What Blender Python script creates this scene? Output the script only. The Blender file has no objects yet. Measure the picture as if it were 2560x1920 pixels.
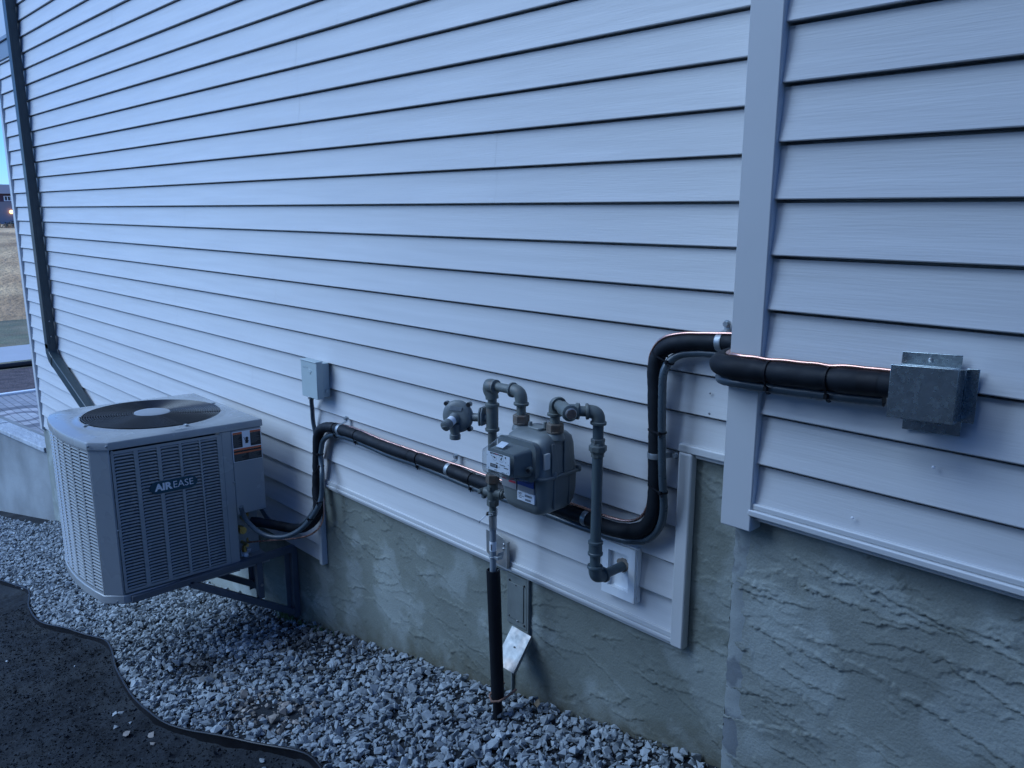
import bpy, bmesh, math, random
import numpy as np
from mathutils import Vector, Matrix, Euler
R=math.radians
sc=bpy.context.scene
# ------------------------------------------------------------------ camera
F_PX=2015.0/2560*1024
cam=bpy.data.cameras.new('camera'); camo=bpy.data.objects.new('camera',cam); sc.collection.objects.link(camo)
cam.sensor_width=36; cam.lens=F_PX/1024*36; cam.clip_start=.05; cam.clip_end=2000
yaw,pitch=R(-45.9355),R(-12.2283)
fw=Vector((math.sin(yaw)*math.cos(pitch),math.cos(yaw)*math.cos(pitch),math.sin(pitch)))
camo.location=(0,-1.86884,-.01988)
camo.rotation_euler=fw.to_track_quat('-Z','Y').to_euler()
sc.camera=camo
sc.render.resolution_x=1024; sc.render.resolution_y=768
# ------------------------------------------------------------------ light
SUN_EL=R(20); SUN_AZ=R(170)     # low dusk sky
w=bpy.data.worlds.new('World'); sc.world=w; w.use_nodes=True
nt=w.node_tree; nt.nodes.clear()
sky=nt.nodes.new('ShaderNodeTexSky'); sky.sky_type='NISHITA'; sky.sun_disc=False
sky.sun_elevation=SUN_EL; sky.sun_rotation=SUN_AZ; sky.air_density=1.0; sky.dust_density=0; sky.ozone_density=8
tint=nt.nodes.new('ShaderNodeMix'); tint.data_type='RGBA'; tint.blend_type='MULTIPLY'; tint.inputs[0].default_value=1
tint.inputs[7].default_value=(.47,.68,1.06,1)
bg=nt.nodes.new('ShaderNodeBackground'); bg.inputs[1].default_value=.10
wo=nt.nodes.new('ShaderNodeOutputWorld')
nt.links.new(sky.outputs[0],tint.inputs[6]); nt.links.new(tint.outputs[2],bg.inputs[0]); nt.links.new(bg.outputs[0],wo.inputs[0])
sl=bpy.data.lights.new('sun','SUN'); sl.energy=1.5; sl.angle=R(50); sl.color=(.535,.74,.98)
so=bpy.data.objects.new('sun',sl); sc.collection.objects.link(so)
so.rotation_euler=Vector((.44,.66,-.72)).to_track_quat('-Z','Y').to_euler()
sc.view_settings.view_transform='Standard'; sc.view_settings.look='None'; sc.view_settings.exposure=1.46; sc.view_settings.gamma=1
sc.render.engine='CYCLES'
# ------------------------------------------------------------------ helpers
ORG={}
def link(o): sc.collection.objects.link(o)
def props(o,label=None,cat=None,group=None,kind=None):
    if label: o['label']=label
    if cat: o['category']=cat
    if group: o['group']=group
    if kind: o['kind']=kind
    return o
def thing(name,label,cat,loc,group=None):
    o=bpy.data.objects.new(name,None); link(o); o.location=loc; o.empty_display_size=.05
    ORG[o]=Vector(loc); return props(o,label,cat,group)
class MB:
    def __init__(s): s.v=[]; s.f=[]; s.m=[]
    def add(s,vs,fs,mi=0):
        b=len(s.v); s.v+= [tuple(v) for v in vs]; s.f+=[[b+i for i in f] for f in fs]; s.m+=[mi]*len(fs); return s
    def box(s,x0,x1,y0,y1,z0,z1,mi=0,rot=None,piv=None):
        vs=[Vector((x,y,z)) for z in (z0,z1) for y in (y0,y1) for x in (x0,x1)]
        if rot is not None:
            c=Vector(piv) if piv else Vector(((x0+x1)/2,(y0+y1)/2,(z0+z1)/2)); vs=[c+rot@(v-c) for v in vs]
        return s.add(vs,[(0,2,3,1),(4,5,7,6),(0,1,5,4),(2,6,7,3),(0,4,6,2),(1,3,7,5)],mi)
    def quad(s,a,b,c,d,mi=0): return s.add([a,b,c,d],[(0,1,2,3)],mi)
    def prism(s,poly,n,mi=0):
        n=Vector(n); a=[Vector(p) for p in poly]; b=[p+n for p in a]; k=len(a)
        return s.add(a+b,[list(range(k))[::-1],list(range(k,2*k))]+[(i,(i+1)%k,k+(i+1)%k,k+i) for i in range(k)],mi)
    def ring(s,c,u,v,r,n): return [c+u*(r*math.cos(2*math.pi*i/n))+v*(r*math.sin(2*math.pi*i/n)) for i in range(n)]
    def tube(s,pts,r,n=14,mi=0,cap=True,closed=False):
        pts=[Vector(p) for p in pts]; k=len(pts)
        rs=r if isinstance(r,(list,tuple)) else [r]*k
        vs=[];prev=None
        for i,p in enumerate(pts):
            if closed: t=pts[(i+1)%k]-pts[i-1]
            else: t=pts[min(i+1,k-1)]-pts[max(i-1,0)]
            if t.length<1e-9: t=Vector((0,0,1))
            t.normalize()
            if prev is None:
                u=t.orthogonal().normalized()
            else:
                u=prev-t*prev.dot(t)
                u=u.normalized() if u.length>1e-6 else t.orthogonal().normalized()
            prev=u; v=t.cross(u); vs+=s.ring(p,u,v,rs[i],n)
        fs=[]
        for i in range(k if closed else k-1):
            a=i*n;b=((i+1)%k)*n
            for j in range(n): fs.append((a+j,a+(j+1)%n,b+(j+1)%n,b+j))
        if cap and not closed: fs+=[list(range(n))[::-1],list(range((k-1)*n,k*n))]
        return s.add(vs,fs,mi)
    def lathe(s,p0,ax,prof,n=24,mi=0,sides=None,phase=0):
        p0=Vector(p0); ax=Vector(ax).normalized(); u=ax.orthogonal().normalized(); v=ax.cross(u)
        if phase: u,v=u*math.cos(phase)+v*math.sin(phase),v*math.cos(phase)-u*math.sin(phase)
        n=sides or n; vs=[]
        for d,r in prof: vs+=s.ring(p0+ax*d,u,v,max(r,1e-5),n)
        fs=[];k=len(prof)
        for i in range(k-1):
            for j in range(n): fs.append((i*n+j,i*n+(j+1)%n,(i+1)*n+(j+1)%n,(i+1)*n+j))
        fs+=[list(range(n))[::-1],list(range((k-1)*n,k*n))]
        return s.add(vs,fs,mi)
    def xf(s,fn): s.v=[tuple(fn(*v)) for v in s.v]; return s
    def build(s,name,mats,parent=None,org=None,smooth=35,bevel=0,label=None,cat=None,group=None,kind=None,seg=2):
        me=bpy.data.meshes.new(name)
        o=ORG.get(parent,Vector((0,0,0))) if parent else Vector(org) if org is not None else Vector((0,0,0))
        me.from_pydata([(v[0]-o.x,v[1]-o.y,v[2]-o.z) for v in s.v],[],s.f)
        for m in (mats if isinstance(mats,(list,tuple)) else [mats]): me.materials.append(m)
        if any(s.m): me.polygons.foreach_set('material_index',s.m)
        bm=bmesh.new(); bm.from_mesh(me); bmesh.ops.recalc_face_normals(bm,faces=bm.faces); bm.to_mesh(me); bm.free()
        if smooth:
            me.polygons.foreach_set('use_smooth',[True]*len(me.polygons)); me.set_sharp_from_angle(angle=R(smooth))
        ob=bpy.data.objects.new(name,me); link(ob)
        if parent: ob.parent=parent
        else: ob.location=o
        ORG[ob]=o
        if bevel:
            b=ob.modifiers.new('bevel','BEVEL'); b.width=bevel; b.segments=seg; b.limit_method='ANGLE'; b.angle_limit=R(40); b.harden_normals=False
        return props(ob,label,cat,group,kind)
def crom(pts,step=.012):
    P=[Vector(p) for p in pts]; P=[P[0]*2-P[1]]+P+[P[-1]*2-P[-2]]; out=[]
    for i in range(1,len(P)-2):
        a,b,c,d=P[i-1:i+3]; L=(c-b).length; n=max(2,int(L/step))
        t0=0;t1=max((b-a).length,1e-4)**.5;t2=t1+max(L,1e-4)**.5;t3=t2+max((d-c).length,1e-4)**.5
        for k in range(n):
            t=t1+(t2-t1)*k/n
            A1=a*((t1-t)/(t1-t0))+b*((t-t0)/(t1-t0));A2=b*((t2-t)/(t2-t1))+c*((t-t1)/(t2-t1));A3=c*((t3-t)/(t3-t2))+d*((t-t2)/(t3-t2))
            B1=A1*((t2-t)/(t2-t0))+A2*((t-t0)/(t2-t0));B2=A2*((t3-t)/(t3-t1))+A3*((t-t1)/(t3-t1))
            out.append(B1*((t2-t)/(t2-t1))+B2*((t-t1)/(t2-t1)))
    out.append(P[-2]); return out
def smoothpath(pts,it=3):
    P=[Vector(p) for p in pts]
    for _ in range(it):
        Q=P[:]
        for i in range(1,len(P)-1): Q[i]=P[i]*.5+(P[i-1]+P[i+1])*.25
        P=Q
    return P
# ------------------------------------------------------------------ materials
def mat(name,col,rough=.6,metal=0,var=0,vscale=8,bump=0,bscale=60,bdist=.002,stretch=(1,1,1),col2=None,c2scale=5,c2th=(.5,.62),spec=.5,island=0,fine=0,detail=4,em=None,splash=None):
    m=bpy.data.materials.new(name); m.use_nodes=True; n=m.node_tree; N=n.nodes; L=n.links
    b=N['Principled BSDF']; b.inputs['Roughness'].default_value=rough; b.inputs['Metallic'].default_value=metal
    b.inputs['Specular IOR Level'].default_value=spec
    tc=N.new('ShaderNodeTexCoord'); mp=N.new('ShaderNodeMapping'); mp.inputs['Scale'].default_value=stretch
    L.new(tc.outputs['Object'],mp.inputs[0]); co=mp.outputs[0]
    rgb=N.new('ShaderNodeRGB'); rgb.outputs[0].default_value=(*col,1); cur=rgb.outputs[0]
    def noise(s,d=4):
        t=N.new('ShaderNodeTexNoise'); t.inputs['Scale'].default_value=s; t.inputs['Detail'].default_value=d; L.new(co,t.inputs['Vector']); return t.outputs['Fac']
    def mapr(x,a,b_,c,d):
        r=N.new('ShaderNodeMapRange'); r.inputs[1].default_value=a; r.inputs[2].default_value=b_; r.inputs[3].default_value=c; r.inputs[4].default_value=d; L.new(x,r.inputs[0]); return r.outputs[0]
    def mix(f,a,bcol,bt='MIX'):
        x=N.new('ShaderNodeMix'); x.data_type='RGBA'; x.blend_type=bt
        if isinstance(f,float): x.inputs[0].default_value=f
        else: L.new(f,x.inputs[0])
        L.new(a,x.inputs[6])
        if isinstance(bcol,tuple): x.inputs[7].default_value=(*bcol,1)
        else: L.new(bcol,x.inputs[7])
        return x.outputs[2]
    def mult(a,f):
        h=N.new('ShaderNodeHueSaturation'); L.new(a,h.inputs['Color']); L.new(f,h.inputs['Value']); return h.outputs[0]
    if col2: cur=mix(mapr(noise(c2scale,6),c2th[0],c2th[1],0,1),cur,col2)
    if var: cur=mult(cur,mapr(noise(vscale),.3,.7,1-var,1+var))
    if splash:   # soil splashed up from the sloping ground line
        dt=N.new('ShaderNodeVectorMath'); dt.operation='DOT_PRODUCT'; dt.inputs[1].default_value=(-.2009,0,1); L.new(tc.outputs['Object'],dt.inputs[0])
        ad=N.new('ShaderNodeMath'); ad.operation='MULTIPLY_ADD'; ad.inputs[1].default_value=-.22; L.new(noise(14,6),ad.inputs[0]); L.new(dt.outputs['Value'],ad.inputs[2])
        cur=mix(mapr(ad.outputs[0],-.12,.03,.85,0),cur,splash)
    if fine: cur=mult(cur,mapr(noise(260,3),.3,.7,1-fine,1+fine))
    if island:
        g=N.new('ShaderNodeNewGeometry'); cur=mult(cur,mapr(g.outputs['Random Per Island'],0,1,1-island,1+island))
    L.new(cur,b.inputs['Base Color'])
    if var: L.new(mapr(noise(vscale*2.3),.3,.7,max(rough-.08,0),min(rough+.08,1)),b.inputs['Roughness'])
    if bump:
        bp=N.new('ShaderNodeBump'); bp.inputs['Strength'].default_value=bump; bp.inputs['Distance'].default_value=bdist
        L.new(noise(bscale,detail),bp.inputs['Height']); L.new(bp.outputs[0],b.inputs['Normal'])
    if em: b.inputs['Emission Color'].default_value=(*em[0],1); b.inputs['Emission Strength'].default_value=em[1]
    return m
P={'clH': [(-2.9483, -0.05, -0.953), (-2.2129, -0.05, -0.9537), (-1.542, -0.05, -0.9594), (-1.1058, -0.05, -0.3535)],
 'clV': [(-1.2916, -0.05, -0.6959)],
 'cond': [(-3.4025, -0.32, -1.3642), (-3.4051, -0.315, -1.3944), (-3.3969, -0.3, -1.4366), (-3.3422, -0.27, -1.4858), (-3.2773, -0.235, -1.5008), (-3.2019, -0.19, -1.4827),
          (-3.1461, -0.15, -1.4381), (-3.1022, -0.12, -1.3751), (-3.0783, -0.1, -1.322), (-3.0794, -0.085, -1.2844), (-3.0834, -0.075, -1.1821), (-3.1116, -0.06, -1.1578),
          (-3.1306, -0.05, -1.0948), (-3.1223, -0.045, -1.0526), (-3.0775, -0.045, -1.0158), (-3.0108, -0.045, -0.9922), (-2.9007, -0.045, -0.9817), (-2.7889, -0.045, -0.9822),
          (-2.6827, -0.045, -0.9933), (-2.5473, -0.045, -0.9964), (-2.4192, -0.045, -0.9932), (-2.2401, -0.045, -0.9976), (-2.0747, -0.045, -1.0034), (-1.7044, -0.045, -0.9993),
          (-1.6403, -0.045, -1.0011), (-1.5483, -0.045, -1.0011), (-1.4928, -0.045, -0.9988), (-1.3862, -0.045, -0.9902), (-1.3194, -0.045, -0.9697), (-1.2758, -0.045, -0.9224),
          (-1.2503, -0.06, -0.8579), (-1.2504, -0.074, -0.751), (-1.2567, -0.076, -0.6139), (-1.2602, -0.076, -0.5144), (-1.2617, -0.072, -0.4511), (-1.2548, -0.06, -0.4244),
          (-1.2445, -0.045, -0.4114), (-1.2111, -0.045, -0.3958), (-1.1753, -0.045, -0.3909), (-1.1303, -0.045, -0.3889), (-1.07, -0.045, -0.389), (-1.0, -0.06, -0.389),
          (-0.975, -0.12, -0.389), (-0.972, -0.2, -0.389), (-0.968, -0.26, -0.391), (-0.95, -0.3, -0.392), (-0.9163, -0.3189, -0.3898), (-0.8283, -0.3189, -0.389),
          (-0.6884, -0.3189, -0.3838), (-0.5811, -0.3189, -0.3768)],
 'copper': [(-3.5264, -0.24, -1.6016), (-3.4343, -0.2, -1.5779), (-3.3557, -0.155, -1.56), (-3.2914, -0.125, -1.5451), (-3.198, -0.09, -1.5092), (-3.1552, -0.07, -1.4737),
            (-3.1413, -0.055, -1.4435), (-3.1388, -0.045, -1.3931), (-3.1516, -0.035, -1.3389), (-3.168, -0.0225, -1.22), (-3.16, -0.0225, -1.05), (-3.12, -0.024, -0.975),
            (-3.03, -0.025, -0.95), (-2.9, -0.03, -0.94), (-2.7931, -0.045, -0.9381), (-2.6721, -0.05, -0.9377), (-2.4731, -0.05, -0.9392), (-2.2901, -0.05, -0.9371),
            (-2.1214, -0.05, -0.9347), (-2.0264, -0.05, -0.937), (-1.9, -0.05, -0.935), (-1.7, -0.05, -0.934), (-1.5999, -0.05, -0.9335), (-1.5457, -0.05, -0.9331),
            (-1.4814, -0.05, -0.9351), (-1.4032, -0.05, -0.9314), (-1.3551, -0.05, -0.9185), (-1.3261, -0.048, -0.8918), (-1.3145, -0.045, -0.8537), (-1.318, -0.04, -0.75),
            (-1.325, -0.04, -0.6), (-1.326, -0.045, -0.48), (-1.32, -0.05, -0.4159), (-1.301, -0.055, -0.3853), (-1.2713, -0.06, -0.3613), (-1.2322, -0.06, -0.3466),
            (-1.1684, -0.06, -0.3386), (-1.0647, -0.06, -0.3292), (-1.0, -0.065, -0.33), (-0.945, -0.1, -0.33), (-0.942, -0.2, -0.332), (-0.945, -0.27, -0.332),
            (-0.93, -0.31, -0.333), (-0.8972, -0.3269, -0.3321), (-0.8279, -0.3269, -0.3329), (-0.6895, -0.3269, -0.3272), (-0.5744, -0.3269, -0.3251),
            (-0.52, -0.32687110885590676, -0.324)],
 'foam': [(-3.5248, -0.215, -1.5015), (-3.4696, -0.18, -1.5023), (-3.4259, -0.14, -1.513), (-3.3217, -0.09, -1.5139), (-3.2442, -0.075, -1.4816), (-3.1871, -0.07, -1.4361),
          (-3.1565, -0.065, -1.3922), (-3.159, -0.06, -1.3446), (-3.175, -0.055, -1.3006), (-3.1773, -0.05, -1.27), (-3.1635, -0.05, -1.1721), (-3.1542, -0.05, -1.0768),
          (-3.1426, -0.05, -1.019), (-3.1118, -0.05, -0.9854), (-3.0484, -0.05, -0.9638), (-2.9292, -0.05, -0.9558), (-2.8162, -0.05, -0.9568), (-2.6052, -0.05, -0.9629),
          (-2.4114, -0.05, -0.9625), (-2.233, -0.05, -0.9622), (-2.0951, -0.05, -0.9684), (-1.6364, -0.05, -0.964), (-1.5449, -0.05, -0.9626), (-1.4895, -0.05, -0.9692),
          (-1.418, -0.05, -0.966), (-1.3499, -0.05, -0.9486), (-1.3143, -0.05, -0.9238), (-1.2922, -0.05, -0.8779), (-1.2877, -0.05, -0.821), (-1.2908, -0.05, -0.712),
          (-1.2947, -0.05, -0.6265), (-1.2997, -0.05, -0.5251), (-1.3048, -0.05, -0.444), (-1.2947, -0.05, -0.4092), (-1.2639, -0.05, -0.3826), (-1.199, -0.05, -0.3653),
          (-1.1241, -0.05, -0.3578), (-1.06, -0.05, -0.352), (-1.0, -0.07, -0.352), (-0.968, -0.12, -0.352), (-0.962, -0.2, -0.353), (-0.962, -0.27, -0.355),
          (-0.945, -0.315, -0.356), (-0.91, -0.32687110885590676, -0.356), (-0.8264, -0.3269, -0.3543), (-0.6876, -0.3269, -0.3492), (-0.5777, -0.3269, -0.3432),
          (-0.52, -0.32687110885590676, -0.341)],
 'tieD': [(-1.2955, -0.05, -0.4058)],
 'tieH': [(-2.9962, -0.05, -0.9625), (-2.8312, -0.05, -0.9599), (-2.399, -0.05, -0.9617), (-2.0951, -0.05, -0.9684)],
 'tieR': [(-0.822, -0.3269, -0.3556), (-0.6875, -0.3269, -0.3503)],
 'tieV': [(-3.1511, -0.05, -1.1063), (-3.1665, -0.05, -1.2034), (-3.1742, -0.05, -1.3265)],
 'tieV2': [(-1.2948, -0.05, -0.6238), (-1.2884, -0.05, -0.7935)],
 'tieZ3': [(-2.0861, -0.05, -0.9675)],
 'whip': [(-3.165, -0.045, -0.835), (-3.1962, -0.045, -0.8605), (-3.2076, -0.036, -0.9052), (-3.2217, -0.027, -0.9789), (-3.2106, -0.026, -1.0235), (-3.2096, -0.026, -1.1173),
          (-3.224, -0.026, -1.2636), (-3.2348, -0.026, -1.29), (-3.2291, -0.03, -1.3612), (-3.2154, -0.05, -1.3926), (-3.2205, -0.075, -1.4309), (-3.2788, -0.08, -1.4801),
          (-3.3848, -0.07, -1.5295), (-3.5275, -0.06, -1.569), (-3.58, -0.09, -1.5542), (-3.5592, -0.13, -1.5014), (-3.542, -0.16, -1.4462), (-3.545, -0.185, -1.425)]}
D_=.2769
M={}
M['siding']=mat('vinyl_siding',(.565,.565,.565),.50,var=.055,vscale=1.5,bump=.42,bscale=10,bdist=.0011,stretch=(1.1,1,24),spec=.4,detail=6)
M['trim']=mat('vinyl_trim',(.535,.54,.54),.42,var=.03,vscale=3,spec=.45)
M['stucco']=mat('parging',(.178,.195,.172),.85,var=.16,vscale=3.5,bump=1,bscale=150,bdist=.0016,col2=(.235,.258,.240),c2scale=3.8,c2th=(.50,.56),spec=.3,splash=(.085,.080,.055),fine=.07,detail=6)
M['stucco2']=mat('parging_pale',(.235,.252,.225),.85,var=.18,vscale=3.2,bump=1,bscale=160,bdist=.0016,col2=(.30,.325,.30),c2scale=4.2,c2th=(.50,.56),spec=.3,fine=.07,detail=6)
M['concrete']=mat('concrete',(.24,.25,.235),.9,var=.2,vscale=2.5,bump=.5,bscale=50,bdist=.003,spec=.3,fine=.08)
M['ac']=mat('ac_paint',(.31,.325,.33),.26,var=.03,vscale=3,spec=.6)
M['acdark']=mat('ac_cavity',(.035,.038,.042),.8)
M['coil']=mat('black_wire',(.022,.024,.028),.4,spec=.5)
M['hub']=mat('fan_hub',(.26,.28,.30),.35,spec=.5)
M['foam']=mat('foam_insulation',(.0055,.0082,.0125),.62,bump=.35,bscale=260,bdist=.0008,var=.25,vscale=14,spec=.28)
M['conduit']=mat('grey_conduit',(.052,.073,.09),.33,var=.12,vscale=20,spec=.5)
M['copper']=mat('copper',(.74,.40,.31),.28,metal=1,var=.08,vscale=12)
M['copper2']=mat('aged_copper',(.45,.17,.10),.35,metal=1,var=.15,vscale=12)
M['galv']=mat('galvanised_steel',(.42,.48,.50),.24,metal=.9,var=.11,vscale=45,fine=.10)
M['galv2']=mat('dull_galvanised',(.29,.30,.30),.5,metal=.6,var=.2,vscale=18,col2=(.42,.33,.27),c2scale=9,c2th=(.5,.75))
M['strap']=mat('strap_metal',(.30,.33,.35),.4,metal=.5,var=.12,vscale=40)
M['gas']=mat('gas_meter_paint',(.145,.162,.160),.45,var=.08,vscale=14,bump=.12,bscale=160,bdist=.0006,spec=.5)
M['pipe']=mat('painted_iron',(.118,.135,.128),.5,var=.15,vscale=18,bump=.25,bscale=180,bdist=.0007,spec=.5,col2=(.14,.115,.095),c2scale=28,c2th=(.6,.72))
M['pipeteal']=mat('green_grey_pipe',(.070,.095,.105),.45,var=.10,vscale=12,spec=.5)
M['rust']=mat('rusty_nut',(.125,.105,.085),.7,var=.25,vscale=40,col2=(.13,.085,.06),c2scale=45,c2th=(.5,.7),bump=.3,bscale=200,bdist=.0008)
M['riser']=mat('grey_coated_pipe',(.22,.25,.275),.45,var=.06,vscale=10)
M['steel']=mat('bare_steel',(.38,.38,.38),.35,metal=.7,var=.15,vscale=30)
M['brass']=mat('brass',(.62,.45,.16),.35,metal=.9,var=.15,vscale=40)
M['black']=mat('black_plastic',(.008,.009,.012),.55,var=.2,vscale=20,spec=.2)
M['white']=mat('white_plastic',(.84,.86,.87),.45,var=.03,vscale=8,col2=(.58,.52,.44),c2scale=22,c2th=(.68,.85))
M['label']=mat('white_label',(.75,.77,.80),.5)
M['bronze']=mat('plug_face',(.16,.11,.085),.55,var=.3,vscale=90)
M['downspout']=mat('downspout_paint',(.028,.046,.054),.42,var=.08,vscale=4,spec=.5)
M['disc']=mat('disconnect_grey',(.38,.45,.455),.45,var=.03,vscale=8)
M['bracket']=mat('bracket_paint',(.105,.115,.13),.45,var=.08,vscale=8)
M['teal']=mat('badge_teal',(.006,.055,.085),.3)
M['orange']=mat('label_orange',(.55,.13,.05),.5)
M['ink']=mat('label_ink',(.012,.012,.014),.5)
M['inkgrey']=mat('label_grey',(.09,.095,.10),.5)
M['red']=mat('label_red',(.45,.03,.05),.5); M['blue']=mat('label_blue',(.02,.05,.22),.5)
M['silver']=mat('label_silver',(.30,.30,.31),.4,metal=.3)
M['dirt']=mat('soil',(.020,.0235,.028),.95,var=.3,vscale=4,bump=.8,bscale=90,bdist=.006,spec=.15,fine=.25,col2=(.026,.029,.032),c2scale=3,detail=8)
M['stone']=mat('crushed_stone',(.245,.272,.288),.75,var=.12,vscale=60,bump=.35,bscale=220,bdist=.0012,spec=.35,island=.25)
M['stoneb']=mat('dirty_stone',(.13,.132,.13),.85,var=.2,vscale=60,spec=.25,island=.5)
M['stonel']=mat('pale_stone',(.33,.355,.365),.7,var=.12,vscale=60,bump=.35,bscale=220,bdist=.0012,spec=.35,island=.3)
M['stonesand']=mat('sandy_stone',(.27,.24,.215),.85,var=.12,vscale=60,spec=.25,island=.25)
M['edge']=mat('edging_plastic',(.008,.008,.010),.42,var=.2,vscale=10,spec=.4)
M['grass']=mat('grass_blade',(.030,.075,.022),.7,island=.4)
M['lawn']=mat('lawn_grass',(.16,.155,.085),.95,var=.3,vscale=1.5,bump=.8,bscale=30,bdist=.03,col2=(.24,.19,.11),c2scale=1.2,c2th=(.4,.6))
M['dry']=mat('dry_brush',(.66,.41,.20),.95,var=.3,vscale=.8,col2=(.46,.27,.13),c2scale=.9,c2th=(.42,.6),bump=.8,bscale=8,bdist=.1)
M['mulch']=mat('mulch_bed',(.11,.08,.075),.95,var=.4,vscale=8,bump=1,bscale=40,bdist=.03,fine=.3)
M['path']=mat('path_concrete',(.42,.42,.42),.9,var=.05,vscale=2)
M['roof']=mat('far_roof',(.17,.155,.17),.9); M['farwall']=mat('far_wall',(.28,.25,.25),.9); M['farplum']=mat('far_plum',(.095,.055,.08),.9)
M['glassdark']=mat('window_glass',(.10,.16,.24),.12,spec=.9)
M['lamp']=mat('porch_lamp',(.9,.6,.3),.5,em=((1.0,.52,.22),1.3))
M['bush']=mat('bush_leaf',(.045,.05,.035),.9,island=.4)
M['patch']=mat('patch_cement',(.145,.162,.155),.7,var=.15,vscale=12,bump=.3,bscale=120,bdist=.001,spec=.35)
# clear cover
m=bpy.data.materials.new('clear_plastic'); m.use_nodes=True; N=m.node_tree.nodes; L=m.node_tree.links; N.clear()
o_=N.new('ShaderNodeOutputMaterial'); mx=N.new('ShaderNodeMixShader'); tr=N.new('ShaderNodeBsdfTransparent'); tr.inputs[0].default_value=(.90,.92,.93,1)
gl=N.new('ShaderNodeBsdfPrincipled'); gl.inputs['Base Color'].default_value=(.30,.33,.35,1); gl.inputs['Roughness'].default_value=.15
fr=N.new('ShaderNodeLayerWeight'); fr.inputs[0].default_value=.45; mr=N.new('ShaderNodeMapRange'); mr.inputs[1].default_value=.5; mr.inputs[3].default_value=.04; mr.inputs[4].default_value=.85
L.new(fr.outputs['Facing'],mr.inputs[0]); L.new(mr.outputs[0],mx.inputs[0]); L.new(tr.outputs[0],mx.inputs[1]); L.new(gl.outputs[0],mx.inputs[2]); L.new(mx.outputs[0],o_.inputs[0])
M['clear']=m
# paver material with rings and joints
def pavers():
    m=bpy.data.materials.new('paver_stone'); m.use_nodes=True; n=m.node_tree; N=n.nodes; L=n.links; b=N['Principled BSDF']; b.inputs['Roughness'].default_value=.85
    tc=N.new('ShaderNodeTexCoord'); sep=N.new('ShaderNodeVectorMath'); sep.operation='SUBTRACT'; sep.inputs[1].default_value=(-9.95,.22,0)
    L.new(tc.outputs['Object'],sep.inputs[0]); ln=N.new('ShaderNodeVectorMath'); ln.operation='LENGTH'
    mu=N.new('ShaderNodeVectorMath'); mu.operation='MULTIPLY'; mu.inputs[1].default_value=(1,1,0); L.new(sep.outputs[0],mu.inputs[0]); L.new(mu.outputs[0],ln.inputs[0])
    cr=N.new('ShaderNodeValToRGB'); cr.color_ramp.interpolation='CONSTANT'; e=cr.color_ramp.elements
    e[0].position=0; e[0].color=(.42,.42,.42,1); e[1].position=.18; e[1].color=(.20,.20,.215,1)
    for p_,c_ in ((.27,(.42,.41,.41,1)),(.42,(.16,.165,.18,1)),(.58,(.30,.30,.31,1))):
        x=e.new(p_); x.color=c_
    L.new(ln.outputs['Value'],cr.inputs[0])
    br=N.new('ShaderNodeTexBrick'); br.inputs['Scale'].default_value=3.2; br.inputs['Color1'].default_value=(.9,.9,.9,1); br.inputs['Color2'].default_value=(1.15,1.1,1.08,1); br.inputs['Mortar'].default_value=(.45,.45,.45,1); br.inputs['Mortar Size'].default_value=.015
    L.new(tc.outputs['Object'],br.inputs[0]); x=N.new('ShaderNodeMix'); x.data_type='RGBA'; x.blend_type='MULTIPLY'; x.inputs[0].default_value=1
    L.new(cr.outputs[0],x.inputs[6]); L.new(br.outputs[0],x.inputs[7]); L.new(x.outputs[2],b.inputs['Base Color']); return m
M['paver']=pavers()
# ------------------------------------------------------------------ noise
def vnoise(X,Y,seed):
    r=np.random.RandomState(seed); T=r.rand(256,256)
    xi=np.floor(X).astype(int); yi=np.floor(Y).astype(int); fx=X-xi; fy=Y-yi; fx=fx*fx*(3-2*fx); fy=fy*fy*(3-2*fy)
    a=T[xi%256,yi%256];b=T[(xi+1)%256,yi%256];c=T[xi%256,(yi+1)%256];d=T[(xi+1)%256,(yi+1)%256]
    return (a*(1-fx)+b*fx)*(1-fy)+(c*(1-fx)+d*fx)*fy
def fbm(X,Y,seed,o=4):
    s=0;a=1;t=0
    for i in range(o): s=s+a*vnoise(X*2**i,Y*2**i,seed+i);t+=a;a*=.5
    return s/t
def raw_mesh(name,V,F,mats,mi=None,smooth=True):
    me=bpy.data.meshes.new(name); me.vertices.add(len(V)); me.vertices.foreach_set('co',np.ascontiguousarray(V,dtype=np.float32).ravel())
    F=np.asarray(F,dtype=np.int32); k=F.shape[1]; me.loops.add(F.size); me.loops.foreach_set('vertex_index',F.ravel()); me.polygons.add(len(F))
    me.polygons.foreach_set('loop_start',np.arange(0,F.size,k,dtype=np.int32)); me.polygons.foreach_set('loop_total',np.full(len(F),k,dtype=np.int32))
    for m in mats: me.materials.append(m)
    if mi is not None: me.polygons.foreach_set('material_index',np.asarray(mi,dtype=np.int32))
    me.polygons.foreach_set('use_smooth',np.full(len(F),smooth)); me.update(calc_edges=True); me.validate()
    o=bpy.data.objects.new(name,me); link(o); ORG[o]=Vector((0,0,0)); return o
def grid(name,xs,ys,fn,mats):
    X,Y=np.meshgrid(xs,ys); V=fn(X,Y).reshape(-1,3); nx=len(xs); ny=len(ys)
    i=np.arange(nx-1)[None,:]+np.arange(ny-1)[:,None]*nx
    F=np.stack([i,i+1,i+1+nx,i+nx],-1).reshape(-1,4); return raw_mesh(name,V,F,mats)
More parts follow.
